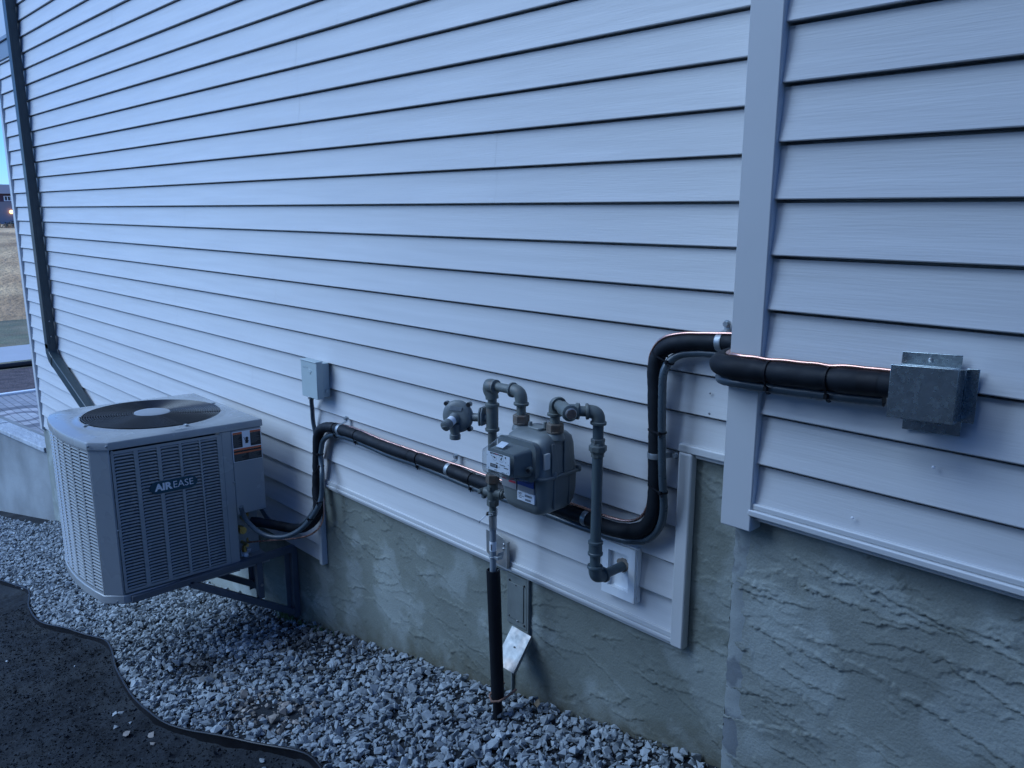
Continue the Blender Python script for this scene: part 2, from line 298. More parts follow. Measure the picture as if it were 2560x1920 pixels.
# ------------------------------------------------------------------ terrain
EX=np.array([-13,-8.5,-7,-6.34,-5.82,-5.375,-5.03,-4.62,-4.28,-4.09,-3.78,-3.33,-3.03,-2.86,-2.545,-2.32,-2.228,-2.143,-1.95,-1.6,0])
EY=np.array([-1.0,-.85,-.86,-.80,-.738,-.83,-.857,-.782,-.725,-.746,-.818,-.875,-.882,-.851,-.767,-.691,-.68,-.692,-.75,-.83,-.95])
def terr(x,y):
    x=np.asarray(x,float); z=np.where(x<-3.5,-2.094+.17*(x+3.5),-1.391+.2009*x); z=np.where(x<-11,-3.369+.03*(x+11),z); z=np.where(x>1.5,-1.09,z)
    return np.maximum(z,-4.2)+.03*np.clip(y,-3,0)
def edge_y(x): return np.interp(x,EX,EY)
def ground_fn(X,Y):
    z=terr(X,Y); out=1/(1+np.exp(-(edge_y(X)-Y)/.012)); near=(X>-8)&(X<0)&(Y>-3)
    n=fbm(X*9,Y*9,3,5)-.5; n2=fbm(X*55,Y*55,9,3)-.5
    n3=np.maximum(fbm(X*28,Y*28,21,2)-.60,0)
    z=z-.012+out*(-.018)+np.where(near,out*(n*.03+n2*.016+n3*.04),0)
    z=z+np.where(Y<-12,(Y+12)*.0,0)
    return np.stack([X,Y,z],-1)
xs=np.concatenate([[-400,-150,-60,-30,-20],np.arange(-14,-6,.25),np.arange(-6,-1.6,.011),np.arange(-1.6,2,.1),[3,6,15,40,120,400]])
ys=np.concatenate([[-400,-150,-60,-25,-12],np.arange(-8,-2.2,.2),np.arange(-2.2,-.55,.011),np.arange(-.55,.11,.05),[.4]])
props(grid('ground',xs,ys,ground_fn,[M['dirt']]),kind='structure')
# ------------------------------------------------------------------ gravel
rng=np.random.RandomState(5); tmpl=[]
for t in range(28):
    k=rng.randint(8,13); p=rng.normal(size=(k,3)); p/=np.linalg.norm(p,axis=1)[:,None]; p*=rng.uniform(.75,1.1,(k,1)); p*=np.array([1,rng.uniform(.62,.95),rng.uniform(.42,.72)])
    bm=bmesh.new(); [bm.verts.new(v) for v in p]; r_=bmesh.ops.convex_hull(bm,input=bm.verts)
    bmesh.ops.delete(bm,geom=[v for v in bm.verts if not v.link_faces],context='VERTS'); bmesh.ops.triangulate(bm,faces=bm.faces); bm.normal_update()
    bm.verts.index_update(); tmpl.append((np.array([v.co[:] for v in bm.verts]),np.array([[v.index for v in f.verts] for f in bm.faces]))); bm.free()
def rotm(n):
    q=rng.normal(size=(n,4)); q/=np.linalg.norm(q,axis=1)[:,None]; a,b,c,d=q.T
    return np.stack([1-2*(c*c+d*d),2*(b*c-a*d),2*(b*d+a*c),2*(b*c+a*d),1-2*(b*b+d*d),2*(c*d-a*b),2*(b*d-a*c),2*(c*d+a*b),1-2*(b*b+c*c)],-1).reshape(-1,3,3)
n=60000; px=-11.2+10.8*rng.rand(n); py=-1.0*rng.rand(n); 
keep=(py>edge_y(px)+.012)&~((px>-.93)&(py>-.30))&~((px<-8.1)&(py>-.13+.118*(px+8.1)))&((px>-7.5)|(rng.rand(n)<.8))
px,py=px[keep],py[keep]; n=len(px)
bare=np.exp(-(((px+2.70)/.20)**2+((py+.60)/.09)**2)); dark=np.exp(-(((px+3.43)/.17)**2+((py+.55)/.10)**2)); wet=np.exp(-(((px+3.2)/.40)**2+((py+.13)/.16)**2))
k2=rng.rand(n)>bare*.9+dark*.55+wet*.35
px,py,bare,dark,wet=[a[k2] for a in (px,py,bare,dark,wet)]; n=len(px)
s=np.where(rng.rand(n)<.36,np.clip(rng.lognormal(-4.00,.27,n),.011,.030),rng.uniform(.005,.011,n))
pz=terr(px,py)-.010+np.where(s>.0112,.024,.012)*rng.rand(n)+.006*(fbm(px*3,py*3,41,2)-.5)
typ=rng.randint(0,28,n); Rm=rotm(n); u_=rng.rand(n)
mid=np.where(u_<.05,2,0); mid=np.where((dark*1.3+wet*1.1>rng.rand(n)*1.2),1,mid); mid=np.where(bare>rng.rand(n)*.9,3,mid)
VV=[];FF=[];MI=[];off=0
for t,(tv,tf) in enumerate(tmpl):
    ix=np.where(typ==t)[0]
    if not len(ix): continue
    v=np.einsum('nij,kj->nki',Rm[ix],tv)*s[ix][:,None,None]; v[:,:,2]*=.8
    v+=np.stack([px[ix],py[ix],pz[ix]],-1)[:,None,:]
    FF.append((tf[None]+off+(np.arange(len(ix))*len(tv))[:,None,None]).reshape(-1,3)); VV.append(v.reshape(-1,3)); MI.append(np.repeat(mid[ix],len(tf))); off+=len(ix)*len(tv)
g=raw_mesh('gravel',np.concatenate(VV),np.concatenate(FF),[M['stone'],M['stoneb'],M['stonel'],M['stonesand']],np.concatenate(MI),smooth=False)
props(g,'grey crushed stone gravel bed along the foundation','gravel',kind='stuff')
n=22000; cx_=-5.6+3.9*rng.rand(n); cy_=-.6-1.2*rng.rand(n); kk=cy_<edge_y(cx_)-.01; cx_,cy_=cx_[kk],cy_[kk]; n=len(cx_)
G3=ground_fn(cx_[None,:],cy_[None,:])[0]; ty=rng.randint(0,28,n); Rm=rotm(n); s=np.clip(rng.lognormal(-5.55,.5,n),.0016,.012); VV=[];FF=[];off=0
for t,(tv,tf) in enumerate(tmpl):
    ix=np.where(ty==t)[0]; v=np.einsum('nij,kj->nki',Rm[ix],tv)*s[ix][:,None,None]+G3[ix][:,None,:]+np.array([0,0,.001]); FF.append((tf[None]+off+(np.arange(len(ix))*len(tv))[:,None,None]).reshape(-1,3)); VV.append(v.reshape(-1,3)); off+=len(ix)*len(tv)
M['crumb']=mat('soil_crumb',(.026,.030,.035),.95,island=.6,spec=.15)
props(raw_mesh('soil_crumbs',np.concatenate(VV),np.concatenate(FF),[M['crumb']],smooth=False),'dark crumbs of bare soil outside the gravel edging','soil',kind='stuff')
# loose stones lying on the soil
for i,(x,y,s_,lb) in enumerate([(-3.388,-.956,.020,'pale grey stone on the soil, higher one of the close pair'),(-3.37,-.935,.014,'small pale stone just behind the higher one of the close pair on the soil'),(-3.224,-.945,.015,'small white stone on the soil to the right of the close pair'),(-3.261,-.995,.017,'broken grey stone on the soil below the close pair'),(-3.103,-.995,.022,'dark grey stone on the soil left of the black edging bend'),(-3.004,-.935,.020,'flat tan stone on the soil touching the edging shadow'),(-2.943,-.955,.017,'upright tan chip on the soil near the edging bend'),(-2.335,-.79,.024,'largest loose grey stone on the soil at the bottom of the photo'),(-2.40,-.77,.015,'small stone left of the largest loose one at the bottom'),(-4.123,-.91,.010,'tiny white chip on the soil left of the edging curve'),(-4.589,-1.113,.009,'tiny white chip on the soil at the left edge of the photo')]):
    tv,tf=tmpl[i]; z=float(ground_fn(np.array([[x]]),np.array([[y]]))[0,0,2]); mb=MB(); mb.add([(x+a*s_,y+b*s_,z+s_*.3+c*s_) for a,b,c in tv],[list(map(int,f)) for f in tf])
    mb.build('loose_stone',M['stonel'] if i not in (4,5,6) else M['stonesand'],org=(x,y,z),smooth=0,label=lb,cat='stone',group='loose stones on the soil')
# edging
ep=crom([(x,y,float(terr(x,y))+.004) for x,y in zip(EX,EY)],.03)
def wob(i): return .004*math.sin(i*.37)+.003*math.sin(i*.13)
mb=MB(); ep2=[p+Vector((0,0,.005+wob(i))) for i,p in enumerate(ep)]
mb.tube(ep2,.0055,10)
for i in range(len(ep2)-1):
    a,b=ep2[i],ep2[i+1]; t=(b-a).normalized(); nn=Vector((-t.y,t.x,0))*.0035; dn=Vector((0,0,-.11))
    if i==0: base=len(mb.v); 
    mb.v+=[tuple(a+nn),tuple(a-nn),tuple(a-nn+dn),tuple(a+nn+dn)]
k=len(ep2)-1
for i in range(k-1):
    q=base+i*4
    for j in range(4): mb.f.append([q+j,q+(j+1)%4,q+4+(j+1)%4,q+4+j]); mb.m.append(0)
mb.build('garden_edging',M['edge'],org=(-3,-.85,-2.1),smooth=50,label='black plastic edging strip winding between gravel and bare soil',cat='edging')
# grass tufts
mb=MB(); rr=random.Random(4)
for i in range(170):
    if i<90: x=rr.gauss(-3.60,.035)
    elif i<140: x=rr.uniform(-3.55,-3.22)
    else: x=rr.uniform(-3.7,-3.1)
    y=-.022-abs(rr.gauss(0,.018)); z=float(terr(x,y))-.01; h=rr.uniform(.03,.10 if i<90 else .045); a=rr.uniform(0,6.28); l=rr.uniform(0,.35)*h; ww=.0016
    d=Vector((math.cos(a),-abs(math.sin(a)),0)); e=Vector((ww,ww*.4,0)); p0=Vector((x,y,z)); p1=p0+Vector((0,0,h*.6))+d*l*.4; p2=p0+Vector((0,0,h))+d*l
    mb.add([p0-e,p0+e,p1+e*.8,p1-e*.8,p2],[(0,1,2,3),(3,2,4)])
mb.build('grass_tuft',M['grass'],org=(-3.6,-.03,-2.04),smooth=0,label='thin green grass growing at the wall under the bracket',cat='grass',kind='stuff')
# ------------------------------------------------------------------ house
house=thing('house','grey vinyl sided house with parged concrete foundation','house',(-2,0,-1.8))
H=.1143; rs=random.Random(11)
def siding(name,regs,ypl,seams,parent,ztop):
    mb=MB(); offs={}
    for (x0,x1,zb) in regs:
        k0=math.floor(zb/H+1e-6); k1=int(math.ceil(ztop/H))
        for k in range(k0,k1):
            z0=k*H; z1=z0+H; pair=k//2
            if pair not in offs:
                r=random.Random(pair*7+3); base_=r.uniform(0,3.6); offs[pair]=sorted([-9+base_+3.66*i+r.uniform(-.2,.2) for i in range(4)]) if seams else []
                if pair==0 and seams: offs[pair]=[-6.9,seams[0],-.3]
            br=[x0]+[b for b in offs[pair] if x0+.05<b<x1-.05]+[x1]
            for i in range(len(br)-1):
                a,b=br[i],br[i+1]; idx=sum(1 for q in offs[pair] if q<=a+1e-6); of=.0003*(idx%2)+.0004*math.sin(k*3.1+idx)
                zl=max(z0,zb); ht=H-.0072; prof=[(ypl+.030,z1-.0005),(ypl+.030,z1-.0072),(ypl-.0005-of,z1-.0072)]
                for q in (.2,.4,.6,.78,.92,1.0):
                    zz=z1-.0072-ht*q
                    if zz>zl+.003: prof.append((ypl-.0005-.0128*q**1.45-of,zz))
                    else:
                        f=(z1-.0072-zl-.0022)/ht; yb=ypl-.0005-.0128*max(f,0)**1.45-of; prof+=[(yb,zl+.0022),(yb+.001,zl)]; break
                else: prof+=[(prof[-1][0]+.001,zl)]
                prof.append((ypl+.030,zl))
                vs=[(a,y,z) for y,z in prof]+[(b,y,z) for y,z in prof]; n_=len(prof)
                mb.add(vs,[(j,j+1,n_+j+1,n_+j) for j in range(n_-1)])
    return mb.build(name,M['siding'],parent,smooth=25)
siding('siding',[(-8.03,-4.6,-1.965),(-4.6,-3.235,-1.685),(-3.235,-1.222,-1.27),(-1.222,-.93,-.668)],0.0,[-2.0],house,3.9)
siding('siding',[(-.862,1.6,-.672)],-D_,None,house,2.9)
# backing wall (behind siding) so no light leaks
mb=MB(); mb.box(-8.03,-.9,.031,.25,-1.2,3.9); mb.box(-8.03,-3.24,.031,.25,-1.66,-1.2); mb.box(-8.03,-4.6,.031,.25,-1.95,-1.66)
mb.box(-.90,1.6,-D_+.031,.25,-.66,3.9); mb.box(-8.1,1.6,.25,6,-3.5,3.9)
mb.build('wall',M['trim'],house,smooth=0)
# trims
def trimobj(mb,label=None,bevel=.003): return mb.build('trim',M['trim'],house,smooth=30,bevel=bevel,label=label)
mb=MB(); mb.box(-3.19,-1.212,-.018,.0,-1.262,-1.244); mb.box(-3.19,-1.212,-.022,-.002,-1.275,-1.262); mb.box(-3.19,-1.212,-.010,.0,-1.290,-1.275); trimobj(mb)
mb=MB(); mb.box(-1.234,-1.190,-.026,.006,-1.282,-.684); trimobj(mb,bevel=.006)
mb=MB(); mb.box(-1.236,-.93,-.024,.0,-.684,-.660); mb.box(-1.189,-.93,-.012,.0,-.697,-.684); trimobj(mb,bevel=.004)
mb=MB(); mb.box(-3.236,-3.208,-.026,.006,-1.688,-1.291); trimobj(mb,bevel=.004)
mb=MB(); mb.box(-.86,1.6,-D_-.018,-D_,-.678,-.664); mb.box(-.86,1.6,-D_-.024,-D_-.002,-.693,-.678); mb.box(-.86,1.6,-D_-.008,-D_+.002,-.7065,-.6975); trimobj(mb)
mb=MB(); mb.box(-4.625,-4.59,-.024,.004,-1.97,-1.686); trimobj(mb)
# corner posts
mb=MB(); mb.box(-.9285,-.8515,-D_-.022,-D_+.05,-.732,3.9); mb.box(-.9285,-.915,-D_+.05,-.02,-.732,3.9); mb.build('corner_post',M['trim'],house,smooth=30,bevel=.0035)
mb=MB(); mb.box(-8.085,-8.02,-.024,.04,-1.972,3.9); mb.build('corner_post',M['trim'],house,smooth=30,bevel=.003)
# bay return wall
mb=MB(); mb.box(-.914,-.905,-D_+.05,.0,-.72,3.9); mb.build('return_wall',M['siding'],house,smooth=0)
# window top left
win=MB().box(-8.0,-7.36,-.030,.0,1.315,3.2).build('window',M['trim'],house,smooth=30,bevel=.004)
MB().box(-7.985,-7.80,-.033,-.0305,1.34,3.1).build('glass',M['glassdark'],win,smooth=0)
mb=MB(); mb.box(-8.02,-7.36,-.036,.0,1.285,1.315); mb.box(-8.02,-7.36,-.022,.0,1.16,1.284); mb.build('sill',mat('sill_grey',(.20,.24,.28),.5),win,smooth=30,bevel=.003)
# foundation with trowelled parging
def parge(name,x0,x1,z0,z1,ypl,nst,seed,m_,res=.005,ang=(-.15,.25),amp=(.0014,.0038),hole=None,Lr=(.05,.28)):
    xs=np.arange(x0,x1+res,res); zs=np.arange(z0,z1+res,res); X,Z=np.meshgrid(xs,zs); h=np.zeros_like(X); r=np.random.RandomState(seed)
    wx=X+.018*(fbm(X*14,Z*14,seed+5,3)-.5); wz=Z+.026*(fbm(X*22,Z*22,seed+8,4)-.5)+.010*(vnoise(X*120,Z*120,seed+2)-.5)
    for i in range(nst):
        cx=r.uniform(x0,x1); cz=r.uniform(z0,z1); Lh=r.uniform(*Lr)/2; wd=r.uniform(.012,.055); th=r.uniform(*ang); a=r.uniform(*amp); fl=1 if r.rand()<.85 else -1
        i0,i1=np.searchsorted(xs,[cx-Lh-.1,cx+Lh+.1]); j0,j1=np.searchsorted(zs,[cz-Lh-.12,cz+Lh+.12]); sl_=(slice(j0,j1),slice(i0,i1))
        dx=wx[sl_]-cx; dz=wz[sl_]-cz; u=(dx*math.cos(th)+dz*math.sin(th))/Lh; v=(-dx*math.sin(th)+dz*math.cos(th))*fl
        e=1-u*u; mk=(e>0)&(v>0)&(v<wd); f=np.where(mk,np.clip(e*3,0,1)*np.clip(1-v/wd,0,1)**1.8,0)
        h[sl_]=np.maximum(h[sl_]*.75,0)*(f>0)+h[sl_]*(f<=0)+f*a
    for i in range(int(nst*1.3)):
        cx=r.uniform(x0,x1); cz=r.uniform(z0,z1); Lh=r.uniform(.010,.045); wd=r.uniform(.008,.03); th=r.uniform(ang[0]-.5,ang[1]+.5); a=r.uniform(.0008,.0026)
        i0,i1=np.searchsorted(xs,[cx-.09,cx+.09]); j0,j1=np.searchsorted(zs,[cz-.09,cz+.09]); sl_=(slice(j0,j1),slice(i0,i1))
        dx=wx[sl_]-cx; dz=wz[sl_]-cz; u=(dx*math.cos(th)+dz*math.sin(th))/Lh; v=-dx*math.sin(th)+dz*math.cos(th); mk=(np.abs(u)<1)&(v>0)&(v<wd)
        h[sl_]+=np.where(mk,np.clip((1-u*u)*4,0,1)*(1-v/wd)**.7,0)*a
    for i in range(nst):
        cx=r.uniform(x0,x1); cz=r.uniform(z0,z1); q=r.uniform(.003,.009); i0,i1=np.searchsorted(xs,[cx-.02,cx+.02]); j0,j1=np.searchsorted(zs,[cz-.02,cz+.02]); sl_=(slice(j0,j1),slice(i0,i1))
        h[sl_]-=.0016*np.exp(-((wx[sl_]-cx)**2+(wz[sl_]-cz)**2*2)/q**2)
    h+=.0022*(fbm(X*4,Z*4,seed+30,3)-.5)+.0006*(fbm(X*60,Z*60,seed+33,2)-.5)
    if abs(ypl-.004)<1e-6: h=np.where(((Z>-1.283)&(X<-1.2))|((Z>-1.683)&(X<-3.222))|((Z>-1.962)&(X<-4.61)),-.022,h)
    return xs,zs,X,Z,h
def parge_obj(name,*a,**k):
    hole=k.pop('ragged',None); axis=k.pop('axis','y'); xs,zs,X,Z,h=parge(name,*a,**k); ypl=a[4]
    V=(np.stack([X,ypl-h,Z],-1) if axis=='y' else np.stack([ypl-h,X,Z],-1)).reshape(-1,3)-np.array(ORG[house]); nx=len(xs); ny=len(zs); i=np.arange(nx-1)[None,:]+np.arange(ny-1)[:,None]*nx
    F=np.stack([i,i+1,i+1+nx,i+nx],-1).reshape(-1,4); o=raw_mesh(name,V,F,[a[7]]); o.parent=house; return o
parge_obj('foundation',-3.9,-.90,-2.25,-.66,.004,460,3,M['stucco'],.0040,ang=(-.8,.35))
parge_obj('foundation',-8.1,-3.9,-3.1,-1.6,.004,160,8,M['stucco2'],.02)
parge_obj('foundation',-.912,.6,-1.85,-.69,-D_+.022,190,17,M['stucco2'],.0032,ang=(-.45,.25),amp=(.0014,.0040),Lr=(.06,.42))
parge_obj('foundation',-D_+.02,.01,-1.9,-.69,-.911,60,23,M['stucco'],.006,axis='x')
M['parge_edge']=mat('parging_edge',(.32,.345,.33),.85,var=.2,vscale=9,bump=.6,bscale=140,bdist=.0012,col2=(.17,.185,.19),c2scale=9,c2th=(.52,.58),spec=.3,fine=.06)
mb=MB(); rE=random.Random(9); kz=90; vs=[]
for i in range(kz+1):
    z=-1.90+1.19*i/kz; x=-.913+rE.uniform(-.0025,.0025); w_=.046+.006*math.sin(i*.13+1)+.003*math.sin(i*.9)+rE.uniform(-.004,.004); yy=-D_+.022
    vs+=[(x+.003,yy+.05,z),(x-.001,yy+.010,z),(x+.002,yy-.0026+rE.uniform(-.001,.001),z),(x+.010,yy-.0036+rE.uniform(-.0006,.0006),z),(x+w_-.016,yy-.0022+rE.uniform(-.0005,.0005),z),(x+w_,yy+.0015,z)]
mb.add(vs,[(i*6+j,i*6+j+1,i*6+7+j,i*6+6+j) for i in range(kz) for j in range(5)]); mb.build('corner_parging',M['parge_edge'],house,smooth=40)
MB().box(-.9105,.6,-D_+.024,.24,-1.9,-.67).build('foundation_core',M['concrete'],house,smooth=0)
# patched vent plate and metal strips on the foundation
mb=MB(); mb.box(-1.955,-1.852,-.0025,.004,-1.495,-1.300); fp=mb.build('cover_plate',M['patch'],house,smooth=30,bevel=.012,seg=3)
mb=MB(); mb.box(-1.938,-1.868,-.0055,-.0024,-1.47,-1.33); mb.build('raised_panel',M['patch'],fp,smooth=30,bevel=.003)
for q in ((-1.94,-1.325),(-1.865,-1.325),(-1.94,-1.465),(-1.865,-1.478),(-1.90,-1.472),(-1.905,-1.335)):
    MB().lathe((q[0],-.0025,q[1]),(0,-1,0),[(0,.004),(.003,.0035),(.004,.002)],10).build('screw',M['ink' if q[0]!=-1.90 else 'steel'],fp)
MB().box(-1.846,-1.838,-.009,.004,-1.52,-1.292).build('metal_edge',M['patch'],house,smooth=30,bevel=.002); MB().box(-1.930,-1.922,-.008,.004,-1.80,-1.63).build('metal_edge',M['patch'],house,smooth=30,bevel=.002)
# ------------------------------------------------------------------ retaining wall, patio and far ground
def rwy(x): return .118*(x+8.13)
rw=thing('retaining_wall','parged concrete retaining wall with stone cap beyond the house corner','retaining wall',(-10,-.2,-3))
mb=MB(); mb.prism([(-8.10,rwy(-8.1)+.012,-3.9),(-8.10,.25,-3.9),(-17,rwy(-17)+.3,-3.9),(-17,rwy(-17)+.012,-3.9)],(0,0,1.69)); mb.build('wall_body',mat('wall_concrete',(.26,.27,.265),.9,var=.25,vscale=2.2,bump=.5,bscale=40,bdist=.004,spec=.3),rw,smooth=0)
mb=MB(); r=random.Random(2); x=-8.13
while x>-16.5:
    L=r.uniform(.5,.8); mb.prism([(x,rwy(x)-.01,-2.215),(x-.006,rwy(x)+.16,-2.215),(x-L+.012,rwy(x-L)+.16,-2.215),(x-L+.008,rwy(x-L)-.01,-2.215)],(0,0,.043+r.uniform(-.002,.002))); x-=L
mb.build('cap_stone',mat('cap_stone_grey',(.42,.44,.45),.85,var=.15,vscale=9,bump=1,bscale=22,bdist=.012,stretch=(1,4,1)),rw,smooth=0,bevel=.006)
mb=MB(); mb.quad((-8.16,rwy(-8.16)+.15,-2.255),(-8.1,6,-2.255),(-11.22,6,-2.255),(-11.22,rwy(-11.22)+.15,-2.255)); props(mb.build('patio',M['paver'],smooth=0),kind='structure')
mb=MB(); mb.box(-11.30,-11.235,-.2,6,-2.30,-2.225,0); mb.build('curb',M['white'],org=(-11.25,2,-2.3),smooth=30,bevel=.008,label='pale curb edging the paver patio',cat='curb')
def sheet(name,x0,x1,z0,z1,m_,kind='structure',y0=-1.2,y1=12,n=1):
    mb=MB(); mb.quad((x0,y0,z0),(x0,y1,z0),(x1,y1,z1),(x1,y0,z1)); return props(mb.build(name,m_,smooth=0),kind=kind)
sheet('mulch_bed',-11.31,-13.5,-2.30,-2.32,M['mulch'])
mb=MB(); mb.tube([(-13.6,-1.2,-2.29),(-13.6,2,-2.29),(-13.55,12,-2.29)],.045,8); mb.build('bed_edging',M['edge'],org=(-13.6,2,-2.33),label='black edging along the far mulch bed',cat='edging')
sheet('lawn_strip',-13.5,-14.2,-2.32,-2.325,M['lawn']); sheet('path',-14.2,-15.9,-2.32,-2.33,M['path'],y1=30); sheet('lawn',-15.9,-20.5,-2.335,-2.42,M['lawn'],y0=-3,y1=40)
xs2=np.array([-20.4,-22,-24,-26,-29,-32,-36,-60]); ys2=np.arange(-10,60,1.0); zz=np.array([-2.42,-2.15,-1.75,-1.35,-.95,-.70,-.74,-2.0])
props(grid('hill',xs2,ys2,lambda X,Y: np.stack([X,Y,np.interp(-X,-xs2,zz)+.12*(fbm(X*.7+50,Y*.7+50,2,3)-.5)],-1),[M['dry']]),kind='structure')
xs3=np.array([-60,-90,-140,-160,-400]); zz3=np.array([-2.0,-1.9,-2.3,-2.3,-9])
props(grid('field',xs3,np.array([-80,-20,60,160,300.]),lambda X,Y: np.stack([X,Y,np.interp(-X,-xs3,zz3)],-1),[M['dry']]),kind='structure')
# dry brush row behind the crest
mb=MB(); r=random.Random(8)
for i in range(900):
    x=r.uniform(-60,-52); y=r.uniform(8,16); z=-2.0; h=r.uniform(.5,1.15); d=Vector((r.uniform(-.3,.3),r.uniform(-.3,.3),h)); e=Vector((0,.09,0)); p0=Vector((x,y,z))
    mb.add([p0-e,p0+e,p0+d+e*.3,p0+d-e*.3],[(0,1,2,3)])
mb.build('dry_brush',M['dry'],org=(-56,12,-2),smooth=0,label='dry brown brush behind the crest of the slope',cat='brush',kind='stuff')
# far house
fh=thing('other_house','distant two tone house with plum upper wall above the dry slope','house',(-150,34,-2.3))
mb=MB(); mb.box(-158,-150,22,44,-2.4,1.15); mb.build('wall',M['farwall'],fh,smooth=0)
mb=MB(); mb.box(-158,-150.02,22,44,1.15,2.45); mb.build('upper_wall',M['farplum'],fh,smooth=0)
mb=MB(); mb.prism([(-149,21,2.4),(-160,21,2.4),(-155,21,3.95)],(0,24,0)); mb.build('roof',M['roof'],fh,smooth=0)
wf=MB().box(-150,-149.9,31.35,32.6,1.25,2.05).build('window',M['white'],fh,smooth=0)
mb=MB(); mb.box(-149.9,-149.88,31.5,31.78,1.36,1.95); mb.box(-149.9,-149.88,31.92,32.2,1.36,1.95); mb.box(-149.9,-149.88,32.3,32.5,1.36,1.95); mb.build('pane',M['ink'],wf,smooth=0)
MB().lathe((-149.8,32.1,-.42),(1,0,0),[(0,.22),(.15,.3),(.3,.15)],12).build('porch_light',M['lamp'],fh)
mb=MB(); r=random.Random(3)
for i in range(700):
    a=Vector((r.gauss(0,1),r.gauss(0,1),r.gauss(0,1))).normalized()*(r.random()**.4); p=Vector((-60+a.x*.6,11.6+a.y*.45,-1.25+a.z*.5)); e=Vector((r.uniform(-.1,.1),r.uniform(-.1,.1),r.uniform(-.1,.1))); f=Vector((r.uniform(-.1,.1),r.uniform(-.1,.1),r.uniform(-.1,.1))); mb.add([p,p+e,p+f],[(0,1,2)])
bs=thing('bush','dark round bush in front of the distant house','bush',(-60,11.6,-2)); mb.build('crown',M['bush'],bs,smooth=0); MB().tube([(-60,11.6,-2.05),(-60,11.6,-1.2)],.05,8).build('stem',M['bush'],bs)
# ------------------------------------------------------------------ downspout
ds=thing('downspout','dark green rectangular downspout beside the far house corner, elbowed at its foot','downspout',(-7.3,-.05,-1.6))
mb=MB(); mb.box(-7.345,-7.262,-.085,-.020,-1.13,3.9); mb.box(-7.262,-7.2595,-.065,-.04,-1.13,3.9); mb.build('pipe',M['downspout'],ds,smooth=30,bevel=.006)
def sweep_rect(pts,wx,wy,vert_y=True):
    mb=MB(); vs=[]
    for i,(x,z) in enumerate(pts):
        a=Vector(pts[max(i-1,0)]); b=Vector(pts[min(i+1,len(pts)-1)]); t=(b-a).normalized(); nx,nz=-t.y,t.x
        for s_,yy in ((-1,-.085),(1,-.085),(1,-.020),(-1,-.020)): vs.append((x+nx*s_*wx/2,yy,z+nz*s_*wx/2))
    k=len(pts); fs=[[0,1,2,3],[(k-1)*4+j for j in (3,2,1,0)]]
    for i in range(k-1):
        for j in range(4): fs.append([i*4+j,i*4+(j+1)%4,i*4+4+(j+1)%4,i*4+4+j])
    mb.add(vs,fs); return mb
sweep_rect([(-7.3035,-1.09),(-7.3035,-1.16),(-7.27,-1.20),(-7.19,-1.235)],.089,.065).build('elbow',M['downspout'],ds,smooth=50,bevel=.004)
sweep_rect([(-7.22,-1.222),(-6.2,-1.60),(-5.6,-1.82)],.083,.065).build('lower_pipe',M['downspout'],ds,smooth=30,bevel=.005)
for z in (-.905,-1.03): MB().lathe((-7.259,-.052,z),(1,0,0),[(0,.006),(.003,.005)],8).build('screw',M['steel'],ds)
# ------------------------------------------------------------------ wall brackets
def bracket(X,label):
    t=thing('wall_bracket',label,'bracket',(X,0,-2.05),'brackets carrying the condenser')
    MB().box(X-.035,X,-.030,.0,-2.07,-1.682).box(X-.035,X-.031,-.055,-.03,-2.07,-1.71).build('wall_post',M['bracket'],t,smooth=30,bevel=.003)
    MB().box(X-.035,X,-.80,-.03,-1.7125,-1.6815).build('arm',M['bracket'],t,smooth=30,bevel=.003)
    MB().prism([(X-.035,-.03,-2.06),(X-.035,-.03,-2.022),(X-.035,-.545,-1.690),(X-.035,-.545,-1.728)],(.035,0,0)).build('brace',M['bracket'],t,smooth=30,bevel=.003)
    MB().box(X-.036,X-.004,-.215,-.186,-1.905,-1.713).build('strut',M['bracket'],t,smooth=30,bevel=.003)
    MB().lathe((X-.001,-.2,-1.83),(1,0,0),[(0,.008),(.006,.007)],6).build('bolt',M['steel'],t,smooth=0)
    return t
bracket(-3.498,'grey steel wall bracket nearest the meter, with open strut frame below the condenser')
bracket(-3.92,'rear grey steel wall bracket half hidden under the condenser')
# ------------------------------------------------------------------ condenser
XF=-3.52
def tilt(x,y,z): return (x,y,z-.032*(y+.88)-.0)
ac=thing('air_conditioner','grey louvered outdoor condenser with round top fan guard, hung on wall brackets','air conditioner',(-3.9,-.5,-1.7))
out=[(XF,-.137),(XF,-.826),(-3.578,-.889),(-3.66,-.903),(-3.75,-.913),(-3.85,-.918),(-3.95,-.915),(-4.05,-.905),(-4.14,-.888),(-4.21,-.862),(-4.255,-.82),(-4.275,-.76),(-4.28,-.69),(-4.28,-.137)]
def off(poly,d):
    c=Vector((sum(p[0] for p in poly)/len(poly),sum(p[1] for p in poly)/len(poly))); r_=[]
    n=len(poly)
    for i in range(n):
        a,b,e=Vector(poly[i-1]),Vector(poly[i]),Vector(poly[(i+1)%n]); t1=(b-a).normalized(); t2=(e-b).normalized()
        n1=Vector((t1.y,-t1.x)); n2=Vector((t2.y,-t2.x)); m_=(n1+n2).normalized(); k=d/max(m_.dot(n1),.3)
        if (b+m_*.01-c).length<(b-c).length: k=-k
        r_.append(tuple(b+m_*k))
    return r_
def acb(mb,name,m_,parent=ac,**k): mb.xf(tilt); return mb.build(name,m_,parent,**k)
